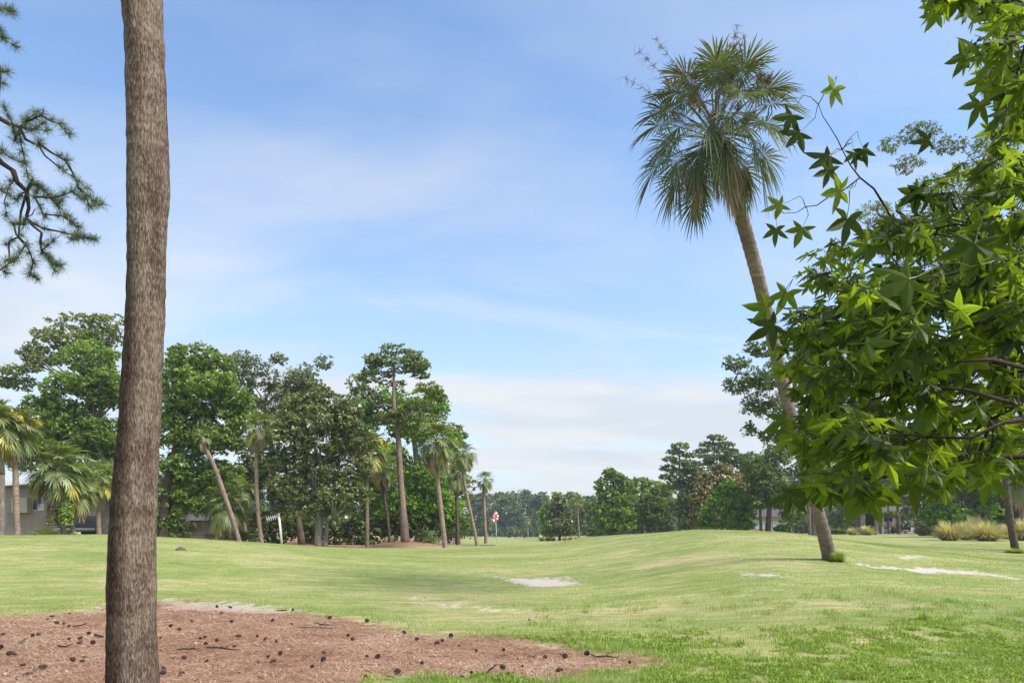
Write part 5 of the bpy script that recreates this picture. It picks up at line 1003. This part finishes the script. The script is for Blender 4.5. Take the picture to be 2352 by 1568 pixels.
# ------------------------------------------------------------ grass clumps
def grass_clump(label, u, Y, wpx, hpx, n, seed, mat='muhly', name='grass_clump', group='pale ornamental grass clumps', cat='ornamental grass', wd=.016, v=None):
    r = RS(seed); b = on_ground(u, Y); R0 = px(wpx/2, Y); H = px(hpx, Y); a = r.rand(n)*6.283; el = r.rand(n)**.8; d = np.c_[np.cos(a), np.sin(a)]
    root_ = np.c_[d*R0*.28*r.rand(n, 1), np.zeros(n)-.03]; out = R0*(.25+.85*el)*r.uniform(.7, 1.1, n); top = H*(1.12-.55*el**2)*r.uniform(.75, 1.1, n)
    top = H*(.35+.8*(1-el)**.7)*r.uniform(.75, 1.1, n); lf = r.uniform(.6, 1.2, n); mid = root_+np.c_[d*(out*.55*lf)[:, None], H*(.30+.55*(1-el))*lf]; tip = root_+np.c_[d*(out*lf)[:, None], H*(1.15*(1-el)**.6-.02)*lf+.02]; w = np.c_[-d[:, 1], d[:, 0], np.zeros(n)]*wd*Y/45
    V = np.stack([root_-w, root_+w, mid+w, mid-w, tip], 1).reshape(-1, 3); i = np.arange(n)*5; F = np.concatenate([np.c_[i, i+1, i+2], np.c_[i, i+2, i+3], np.c_[i+3, i+2, i+4]])
    va = np.clip(r.rand(n)*.6+.3*(1-el), 0, 1); at = np.stack([va*.45, va*.45, va*.8+.1, va*.8+.1, va+.2], 1).ravel()
    o = link(name, fast_mesh(name, V, F, M[mat], {'var': np.clip(at, 0, 1)})); o.location = b; tag(o, label, cat, group); return o
for i, (u, Y, w, h, lb) in enumerate([(1958,80,34,16,'small pale grass clump left of the pair beside the chairs'),(1992,78,52,22,'rounded pale grass clump nearest the garden chairs'),
    (2180,47,88,42,'large pale grass clump nearest the green bush'),(2218,49,50,38,'narrow pale grass clump between the two biggest clumps'),(2268,46,104,42,'widest pale grass clump with green heart'),(2240,52,70,48,'tall greenish grass clump rising behind the big pale ones'),(2352,47,66,46,'pale grass clump at the right photo edge'),(2310,54,44,32,'low pale grass clump behind the slim dark palm'),
    (1245,104,22,10,'leftmost grass clump of the row under the small magnolia'),(1258,101,18,9,'second grass clump of the row under the small magnolia'),(1270,100,17,9,'third grass clump of the row under the small magnolia'),(1297,99,17,8,'grass clump just right of the small magnolia trunk'),(1310,101,16,8,'second grass clump right of the small magnolia trunk'),(1324,103,16,8,'grass clump beside the thin pale palm trunk'),(1345,106,22,8,'rightmost low grass clump of the row on the fairway edge'),(1828,58,34,9,'low wispy grass clump on the crest left of the leaning palm')]):
    grass_clump(lb, u, Y, w, h, 1300 if Y < 60 else 500, 200+i)
grass_clump('green grass tuft around the foot of the leaning palm', 1922, 19.2, 56, 24, 420, 240, 'weed', 'grass_tuft', None, 'grass tuft', .022)
grass_clump('dark green weed tuft standing alone in the right lawn', 2118, 11.6, 44, 20, 160, 241, 'weed', 'grass_tuft', None, 'grass tuft', .02)
grass_clump('low green grass tuft at the foot of the slim dark palm', 2330, 32.6, 60, 11, 380, 242, 'weed', 'grass_tuft', None, 'grass tuft', .03)

# ------------------------------------------------------------ small things on the lawn
def flag():
    b = ground_at(1141, 1253, 30); Y = b[1]; root = empty('golf_flag', b, 'red and white checkered golf flag on a white flagstick', 'golf flag'); H = px(80, Y)
    mb = MB(); mb.tube([(0, 0, -.1), (-.02*0, 0, H*.97)], [.02, .013], 8); mb.tube([(0, 0, 0), (0, 0, .02)], [.055, .055], 12); s = mb.build('flagstick', M['white'], root, True); s.rotation_euler = (0, R(-2.0), 0)
    mt, N, L, out = new_mat('checkered_cloth'); b_ = N.new("ShaderNodeBsdfPrincipled"); b_.inputs['Roughness'].default_value = .8; uv = N.new("ShaderNodeUVMap"); ck = N.new("ShaderNodeTexChecker"); ck.inputs['Scale'].default_value = 1
    ck.inputs[1].default_value = (.75, .02, .03, 1); ck.inputs[2].default_value = (.8, .78, .76, 1); L.new(uv.outputs[0], ck.inputs[0]); L.new(ck.outputs[0], b_.inputs[0]); L.new(b_.outputs[0], out.inputs[0])
    # cloth hanging in folds from the top of the stick
    n, m = 14, 12; V = []; x0 = -.08; S = H/80
    for j in range(m+1):
        for i in range(n+1):
            s_, t = i/n, j/m; left = (-1.2-8.6*min(t*1.3, 1)+1.5*max(t-.8, 0)*5)*S; right = (1.0+8*min(t*1.25, 1)-2.5*max(t-.75, 0)*4)*S
            x = left+(right-left)*s_; z = H+1.0*S-t*(27-8*s_**1.5+1.2*math.sin(s_*10))*S; y = .045*math.sin(s_*13+t*2)*(.25+t)+.02*math.sin(t*11)
            V.append((x-H*.035, y-.06, z))
    F = [(j*(n+1)+i, j*(n+1)+i+1, (j+1)*(n+1)+i+1, (j+1)*(n+1)+i) for j in range(m) for i in range(n)]
    me = bpy.data.meshes.new('flag_cloth'); me.from_pydata(V, [], F); uvl = me.uv_layers.new(name='UVMap')
    for p in me.polygons:
        for li in p.loop_indices: k = me.loops[li].vertex_index; i, j = k % (n+1), k//(n+1); uvl.data[li].uv = (i/n*3.98+.01, j/m*5.98+.01)
    me.materials.append(mt); o = link('flag_cloth', me, root); sd = o.modifiers.new('thickness', 'SOLIDIFY'); sd.thickness = .006
flag()
def antenna():
    b = on_ground(648, 41); b[2] = max(b[2], 0) ; Y = 41; root = empty('antenna_post', b, 'pale weathered post with a comb shaped aerial on top', 'antenna'); H = P(0, 1187, Y)[2]-b[2]
    mb = MB(); tp = np.array((px(-7, Y), 0, H)); mb.tube([(0, 0, -.2), tp], [.075, .07], 8); mb.build('post', M['post_green'], root, True)
    mb = MB(); mb.tube([tp+np.array((0, 0, .05)), tp+np.array((px(-29, Y), 0, -.13))], [.02, .02], 6); mb.build('boom', M['white'], root)
    for k in range(6):
        c = tp+np.array((px(-4.5-4.7*k, Y), 0, .02-.026*k)); mb = MB(); mb.tube([c+np.array((-.03, 0, .15)), c-np.array((-.03, 0, .15))], [.014, .014], 5); mb.build('rod', M['white'], root)
    mb = MB(); mb.box(tp+np.array((.0, -.02, .12)), (.1, .1, .22)); mb.build('bracket', M['metal'], root)
antenna()
def molehill():
    b = ground_at(415, 1263, 12); r = RS(3); n = 26; m = 12; S = px(12, b[1]); V = [(0, 0, S*.62)]; F = []
    for j in range(1, m+1):
        for i in range(n): a = i/n*6.283; q = j/m; rad = S*q*(1+.22*(vnoise(math.cos(a)*1.5+5, math.sin(a)*1.5+5, 1)-.5)*2); V.append((rad*math.cos(a), rad*math.sin(a), S*.62*(1-q**1.6)+.05*S*r.randn()*(j < m)-(.06 if j == m else 0)))
    for i in range(n): F.append((0, 1+i, 1+(i+1) % n))
    for j in range(m-1):
        for i in range(n): F.append((1+j*n+i, 1+(j+1)*n+i, 1+(j+1)*n+(i+1) % n, 1+j*n+(i+1) % n))
    mb = MB(); mb.add(V, F); o = mb.build('dirt_mound', M['dirt'], None, True); o.location = b; tag(o, 'small grey brown dirt mound on the left lawn beside the near trunk', 'dirt mound')
molehill()
def cone_mesh(seed):
    r = RS(seed); mb = MB(); core = []; n = 62; mb.tube([(-.5, 0, 0), (-.3, 0, 0), (0, 0, 0), (.3, 0, 0), (.5, 0, 0)], [.1, .22, .2, .12, .03], 6)
    for k in range(n):
        t = (k+.5)/n; x = -.46+.92*t; rad = .14+.26*math.sin(math.pi*(t*.8+.16))**1.0; a = k*2.39996; d = np.array((0, math.cos(a), math.sin(a))); s = np.array((0, -math.sin(a), math.cos(a))); b = np.array((x-.05, 0, 0))+d*rad*.35
        e = np.array((x+.05+.05*(t-.5), 0, 0))+d*rad; w = .075*(1-.4*t); V = [b-s*w*.5, b+s*w*.5, e+s*w, e-s*w, e+np.array((.05, 0, 0))+d*.02, e-np.array((.035, 0, 0))+d*.01]
        mb.add(V, [(0, 1, 2, 3)], 0); mb.add([V[3], V[2], V[4], V[5]], [(0, 1, 2), (0, 3, 1)], 1)
    me_o = mb.build('pine_cone', [M['cone'], M['cone_tip']]); me = me_o.data; bpy.data.objects.remove(me_o); return me
def cones():
    c7 = [(437,380),(325,400),(298,413),(355,440),(400,445),(430,460),(20,509),(205,522),(240,512),(555,507),(500,538),(605,520),(630,528),(430,540),(370,583),(498,566),(580,567),(60,635),(90,635),(455,672),(530,655),(515,680),(143,706),(270,720),(5,595),(1355,338),(1438,342),(1383,376),(1200,428),(1447,430),(1703,424),(1822,445),(1830,358),(1068,460),(1120,478),(1280,527),(1250,537),(1003,535),(1355,549),(1285,570),(1490,525),(1607,523),(1660,540),(1725,557),(1385,595),(1465,588),(1150,660),(1290,680),(1675,648),(1705,683),(2025,628),(2020,672),(2060,408),(2293,425),(2175,518),(2200,543),(1750,632),(1610,685),(1020,725),(1135,755),(1020,755),(1950,716),(2290,645),(2290,780)]
    c8 = [(97,505),(330,580),(410,620),(8,622),(622,602),(568,628),(672,660),(535,646),(780,690),(950,687),(97,728),(165,732),(1210,735),(1335,730),(1068,788),(1470,715),(1738,765),(945,798),(750,830),(690,855),(1300,818),(975,840),(1110,497),(440,772),(288,825)]
    D = [(x*.3677, 1268.3+y*.3677) for x, y in c7]+[(807.1+x*.3677, 1239.5+y*.3677) for x, y in c8]
    r = RS(17); ms = [cone_mesh(k) for k in range(3)]
    def lab(u, v):
        row = 'at the back' if v < 1432 else 'in the upper half' if v < 1468 else 'at middle depth' if v < 1500 else 'in the lower half' if v < 1530 else 'at the very front'
        c = 'pine cone far left of the near trunk' if u < 130 else 'pine cone just left of the near trunk' if u < 260 else 'pine cone close right of the near trunk' if u < 440 else 'pine cone a little right of the near trunk' if u < 560 else 'pine cone below the sandy strip' if u < 700 else 'pine cone midway along the straw bed' if u < 850 else 'pine cone below the bare sandy lawn patch' if u < 1050 else 'pine cone towards the right end' if u < 1250 else 'pine cone at the tapering right tip'
        return c+' '+row+' of the bed'
    for i, (u, v) in enumerate(D):
        g = ground_at(u, v+2); s = r.uniform(.042, .088); o = link('pine_cone', ms[i % 3]); o.scale = (s, s, s); o.location = (g[0], g[1], g[2]+s*.30); o.rotation_euler = (r.uniform(0, 6.28), r.uniform(-.35, .35), r.uniform(0, 6.28)); tag(o, lab(u, v), 'pine cone', 'pine cones scattered on the pine straw')
cones()
def sticks():
    r = RS(23); k = .3677
    A = [((1100,625),(1250,612),'crooked dark twig right of the near trunk, left one of a pair',7,1),((1290,605),(1500,622),'long dark twig lying in the middle of the straw',7,1),((1967,455),(2060,465),'curved dark bark strip near the lawn edge',7,1),((1860,476),(2120,484),'long thin pale twig just below the curved bark strip',7,1),((450,475),(560,463),'thin twig left of the near trunk',7,1),((1730,372),(1805,372),'short twig on the sandy strip',7,1),((115,578),(162,552),'pale curled bark piece at far left of the bed',7,1),((150,782),(225,765),'flat reddish bark chip at the front left of the bed',7,1),((370,605),(440,600),'dark twig left of the near trunk behind the cones',7,1),((1500,745),(1670,745),'dark twig half covered at the right end of the straw',8,1),((850,840),(905,790),'thin bent twig standing up at the front of the straw',8,1),((1100,742),(1160,738),'short pale twig beside a cone at the right end',8,1)]
    for a, b, lb, cr, _ in A:
        f = (lambda q: (q[0]*k, 1268.3+q[1]*k)) if cr == 7 else (lambda q: (807.1+q[0]*k, 1239.5+q[1]*k)); g0, g1 = ground_at(*f(a)), ground_at(*f(b)); c = (g0+g1)/2; t = np.linspace(-.5, .5, 7)[:, None]; q = (g1-g0)*t+np.c_[np.zeros((7, 1)), r.randn(7, 1)*.02, .025+abs(r.randn(7, 1))*.012]
        pale = 'pale' in lb or 'chip' in lb; mb = MB(); mb.tube(q, np.array((.006, .011, .012, .010, .010, .007, .004))*(1.1 if pale else 1), 5); j = q[3]; mb.tube([j, j+np.array((.05, .04, .03)), j+np.array((.1, .03, .045))], [.005, .004, .002], 4); o = mb.build('twig' if 'bark' not in lb else 'bark_strip', M['cone_tip'] if pale else M['twig'], None, True); o.location = c; tag(o, lb, 'twig' if 'bark' not in lb else 'bark strip')
    for i, (u, v, lb) in enumerate([(463,1450,'pale fallen leaf on straw right of the near trunk'),(905,1568-6,'large dark curled fallen leaf at the front of the straw'),(398,1547,'pale fallen leaf beside the near trunk foot'),(1208,1489,'small rust brown fallen leaf at the right of the bed'),(700,1462,'small pale fallen leaf in the middle of the bed'),(2110,1545,'pale fallen leaf among the weeds at lower right'),(240,1560,'long pale fallen leaf at the lower left of the bed')]):
        g = ground_at(u, v); L_ = .07; mb = MB(); V = []; 
        for s in range(7): t = s/6; w = .022*math.sin(math.pi*min(t*1.05+.02, 1)); z = .012+.02*t*t+.01*math.sin(t*5); V += [(t*L_, -w, z+.012), (t*L_, 0, z), (t*L_, w, z+.012)]
        mb.add(V, [(3*s+m, 3*s+m+1, 3*s+m+4, 3*s+m+3) for s in range(6) for m in (0, 1)], 0, r.rand()); o = mb.build('fallen_leaf', M['frond_dead'] if 'pale' in lb else M['dry_bloom'], None, True); o.location = g; o.rotation_euler = (r.uniform(-.2, .2), r.uniform(-.2, .2), r.uniform(0, 6)); o.scale = (1.4,)*3 if 'large' in lb or 'long' in lb else (1, 1, 1); tag(o, lb, 'leaf')
sticks()

# ------------------------------------------------------------ garden furniture
def chair(u, Y, rz, label, kind='arm'):
    b = on_ground(u, Y); root = empty('garden_chair', b, label, 'chair', 'white garden chairs on the straw'); root.rotation_euler = (0, 0, rz); m = M['white']
    MB().box((0, 0, .42), (.52, .5, .05)).build('seat', m, root)
    if kind == 'arm':
        mb = MB(); n = 9
        for k in range(n): a = math.pi*(.08+.84*k/(n-1)); c = (math.cos(a)*.27, .24+math.sin(a)*.08, .44); t = (math.cos(a)*.28, .27+math.sin(a)*.10, .80+.07*math.sin(a)); mb.tube([c, t], [.022, .022], 4)
        mb.tube([(math.cos(math.pi*k/10)*.29, .26+math.sin(math.pi*k/10)*.10, .78+.09*math.sin(math.pi*k/10)) for k in range(11)], [.03]*11, 5); mb.build('backrest', m, root)
    else: mb = MB(); [mb.box((-.24+.12*k, .28, .68), (.10, .03, .56)) for k in range(5)]; mb.box((0, .3, .92), (.6, .03, .06)); mb.build('backrest', m, root)
    for s in (-1, 1):
        mb = MB(); mb.tube([(s*.29, -.25, .62), (s*.30, .0, .65), (s*.29, .26, .66)], [.028]*3, 5); mb.build('armrest', m, root)
        for y in (-.24, .24): mb = MB(); mb.tube([(s*.29, y*1.1, 0), (s*.27, y, .62 if y < 0 else .45)], [.025, .025], 5); mb.build('leg', m, root)
chair(2038, 104, R(-150), 'single white plastic armchair left of the thick pine trunk')
chair(2092, 106, R(20), 'white slatted chair further back right of the garden table', 'slat'); chair(2097.5, 101, R(-25), 'nearer white slatted chair beside the olive bush', 'slat')
def table():
    b = on_ground(2078, 104); root = empty('garden_table', b, 'low pale garden table with splayed legs between the chairs', 'table'); m = M['white']; MB().box((0, 0, .50), (.95, .6, .05)).build('tabletop', m, root); mb = MB()
    for sx in (-1, 1):
        for sy in (-1, 1): mb = MB(); mb.tube([(sx*.48, sy*.3, 0), (sx*.36, sy*.22, .48)], [.022, .022], 5); mb.build('leg', m, root)
    b = on_ground(2070, 104.5); 
table()
def marker():
    b = on_ground(2028, 99); root = empty('marker_post', b, 'short white square post left of the white armchair', 'post'); MB().box((0, 0, .5), (.24, .24, 1.0)).build('post', M['white'], root); MB().box((0, 0, 1.03), (.28, .28, .06), taper=.5).build('cap', M['white'], root)
marker()
# ------------------------------------------------------------ golf cart, golfers, tee markers
def person(u, Y, label, shirt, trousers, arms_up, rz):
    b = on_ground(u, Y); J = {'pel': (0, 0, .95), 'ch': (0, .02, 1.3), 'nk': (0, 0, 1.5), 'hd': (0, -.02, 1.66), 'ht': (0, -.01, 1.78)}; E = [('pel', 'ch'), ('ch', 'nk'), ('nk', 'hd'), ('hd', 'ht')]; Rr = {'pel': .15, 'ch': .17, 'nk': .06, 'hd': .095, 'ht': .06}
    for s, n in ((-1, 'l'), (1, 'r')):
        J[n+'hip'] = (s*.1, 0, .88); J[n+'kn'] = (s*.13, -.03, .48); J[n+'an'] = (s*.14, .02, .08); J[n+'to'] = (s*.15, -.14, .04); J[n+'sh'] = (s*.19, 0, 1.43)
        if arms_up: J[n+'el'] = (s*.24, -.2, 1.3); J[n+'ha'] = (s*.1, -.34, 1.5)
        else: J[n+'el'] = (s*.25, -.02, 1.15); J[n+'ha'] = (s*.22, -.18, .98)
        E += [('pel', n+'hip'), (n+'hip', n+'kn'), (n+'kn', n+'an'), (n+'an', n+'to'), ('ch', n+'sh'), (n+'sh', n+'el'), (n+'el', n+'ha')]
        Rr.update({n+'hip': .1, n+'kn': .065, n+'an': .045, n+'to': .035, n+'sh': .065, n+'el': .045, n+'ha': .035})
    ks = list(J); me = bpy.data.meshes.new('person'); me.from_pydata([J[k] for k in ks], [(ks.index(a), ks.index(c)) for a, c in E], []); o = link('person', me); sk = o.modifiers.new('skin', 'SKIN')
    for i, k in enumerate(ks): d = me.skin_vertices[0].data[i]; d.radius = (Rr[k],)*2; d.use_root = (i == 0)
    o.modifiers.new('sub', 'SUBSURF').levels = 1; dg = bpy.context.evaluated_depsgraph_get(); dg.update(); m2 = bpy.data.meshes.new_from_object(o.evaluated_get(dg)); bpy.data.objects.remove(o); m2.name = 'person'
    for k in ('skin', shirt, trousers, 'hair'): m2.materials.append(M[k])
    for p in m2.polygons:
        c = p.center; p.use_smooth = True; p.material_index = 3 if c.z > 1.70 else (0 if c.z > 1.5 and abs(c.x) < .12 and c.y > -.2 else (1 if c.z > .98 and not (abs(c.x) > .08 and c.y < -.22) else (2 if .5 < c.z <= .98 and c.y > -.15 else 0)))
    o = link('person', m2); o.location = b; o.rotation_euler = (0, 0, rz); tag(o, label, 'person', 'people far down the fairway')
person(1199, 262, 'person in navy shirt and white shorts standing before the far straw bed', 'navy', 'white_cloth', True, .6)
person(1249, 225, 'person in dark green shirt standing right of the golf cart', 'green_cloth', 'green_cloth', False, .2)
def cart():
    Y = 215; b = on_ground(1242, Y); root = empty('golf_cart', b, 'white golf cart seen from behind on the far path', 'golf cart'); w = M['white']; mb = MB(); mb.box((0, 0, .55), (1.2, 2.3, .35), taper=.95); mb.box((0, -.95, .8), (1.15, .45, .3)); mb.box((0, 1.0, .8), (1.0, .4, .25)); mb.build('body', w, root); MB().box((0, 0, 1.86), (1.25, 1.7, .07)).build('roof', w, root)
    for sx in (-1, 1):
        for y, zz in ((-.75, .9), (.75, .9)): mb = MB(); mb.tube([(sx*.55, y, zz), (sx*.57, y*.95, 1.84)], [.03, .03], 5); mb.build('roof_post', M['rubber'], root)
        for y in (-.8, .8): mb = MB(); mb.tube([(sx*.48, y, .24), (sx*.62, y, .24)], [.24, .24], 14); mb.build('wheel', M['rubber'], root)
        MB().box((sx*.45, -1.16, .78), (.14, .03, .08)).build('tail_light', M['navy'], root)
    MB().box((0, -.2, .95), (1.05, .5, .14)).build('seat', M['trim'], root); MB().box((0, -.45, 1.2), (1.05, .1, .4)).build('backrest', M['trim'], root); MB().box((0, .78, 1.4), (1.0, .02, .8)).build('windshield', M['glass_pale'], root)
cart()
def water_cooler():
    b = on_ground(1131, 240); o = empty('water_cooler', b, 'small bright blue cooler standing at the far woods edge', 'cooler'); MB().box((0, 0, .55), (.6, .5, .9), taper=.85).build('body', M['blue'], o); MB().box((0, 0, 1.04), (.5, .45, .07)).build('lid', M['white'], o)
water_cooler()
for u, Y, lb in ((1144, 180, 'tiny white tee marker left of the flag on the far turf'), (1176, 190, 'tiny white tee marker on the far turf behind the flagstick'), (1109, 150, 'tiny white tee marker beside the lone dark headed palm')):
    b = on_ground(u, Y); V = []; mb = MB(); mb.tube([(0, 0, 0), (0, 0, .12), (0, 0, .22), (0, 0, .27)], [.12, .15, .1, .02], 10); o = mb.build('tee_marker', M['white'], None, True); o.location = b; tag(o, lb, 'tee marker', 'tee markers')
# cart paths as thin sheets 4 mm above the ground
def path(name, pts, w):
    pts = np.array([on_ground(u, Y) for u, Y in pts]); t = np.linspace(0, len(pts)-1, 40); q = np.array([np.interp(t, range(len(pts)), pts[:, i]) for i in range(3)]).T; d = np.gradient(q[:, :2], axis=0); d /= np.linalg.norm(d, axis=1)[:, None]; s = np.c_[-d[:, 1], d[:, 0]]*w/2
    V = []; K = 5
    for i in range(40):
        for k in range(K): p = q[i, :2]+s[i]*(2*k/(K-1)-1); V.append((p[0], p[1], float(terr(p[0], p[1]))+.03))
    F = [(i*K+k, i*K+k+1, (i+1)*K+k+1, (i+1)*K+k) for i in range(39) for k in range(K-1)]; mb = MB(); mb.add(V, F); o = mb.build(name, M['asphalt']); o['kind'] = 'structure'
path('path', [(1246, 216), (1235, 200), (1215, 178), (1180, 160)], 2.6)
print('TRIS', sum(sum(len(p.vertices)-2 for p in m.polygons)*1 if len(m.polygons) < 3000 else len(m.loops)-2*len(m.polygons) for m in bpy.data.meshes))
path('path', [(1141, 46), (1120, 47), (1095, 49), (1040, 54), (960, 62)], 1.9)

# ------------------------------------------------------------ haze
def haze():
    m = bpy.data.materials.new('air'); m.use_nodes = True; N = m.node_tree.nodes; L = m.node_tree.links; N.clear(); out = N.new("ShaderNodeOutputMaterial"); v = N.new("ShaderNodeVolumePrincipled")
    v.inputs['Color'].default_value = (.86, .92, 1, 1); v.inputs['Density'].default_value = HAZE; v.inputs['Anisotropy'].default_value = .3; L.new(v.outputs[0], out.inputs['Volume'])
    mb = MB(); mb.box((0, 1120, 12), (9000, 3000, 30)); o = mb.build('haze', m); o['kind'] = 'stuff'
HAZE = 0.00045
haze()
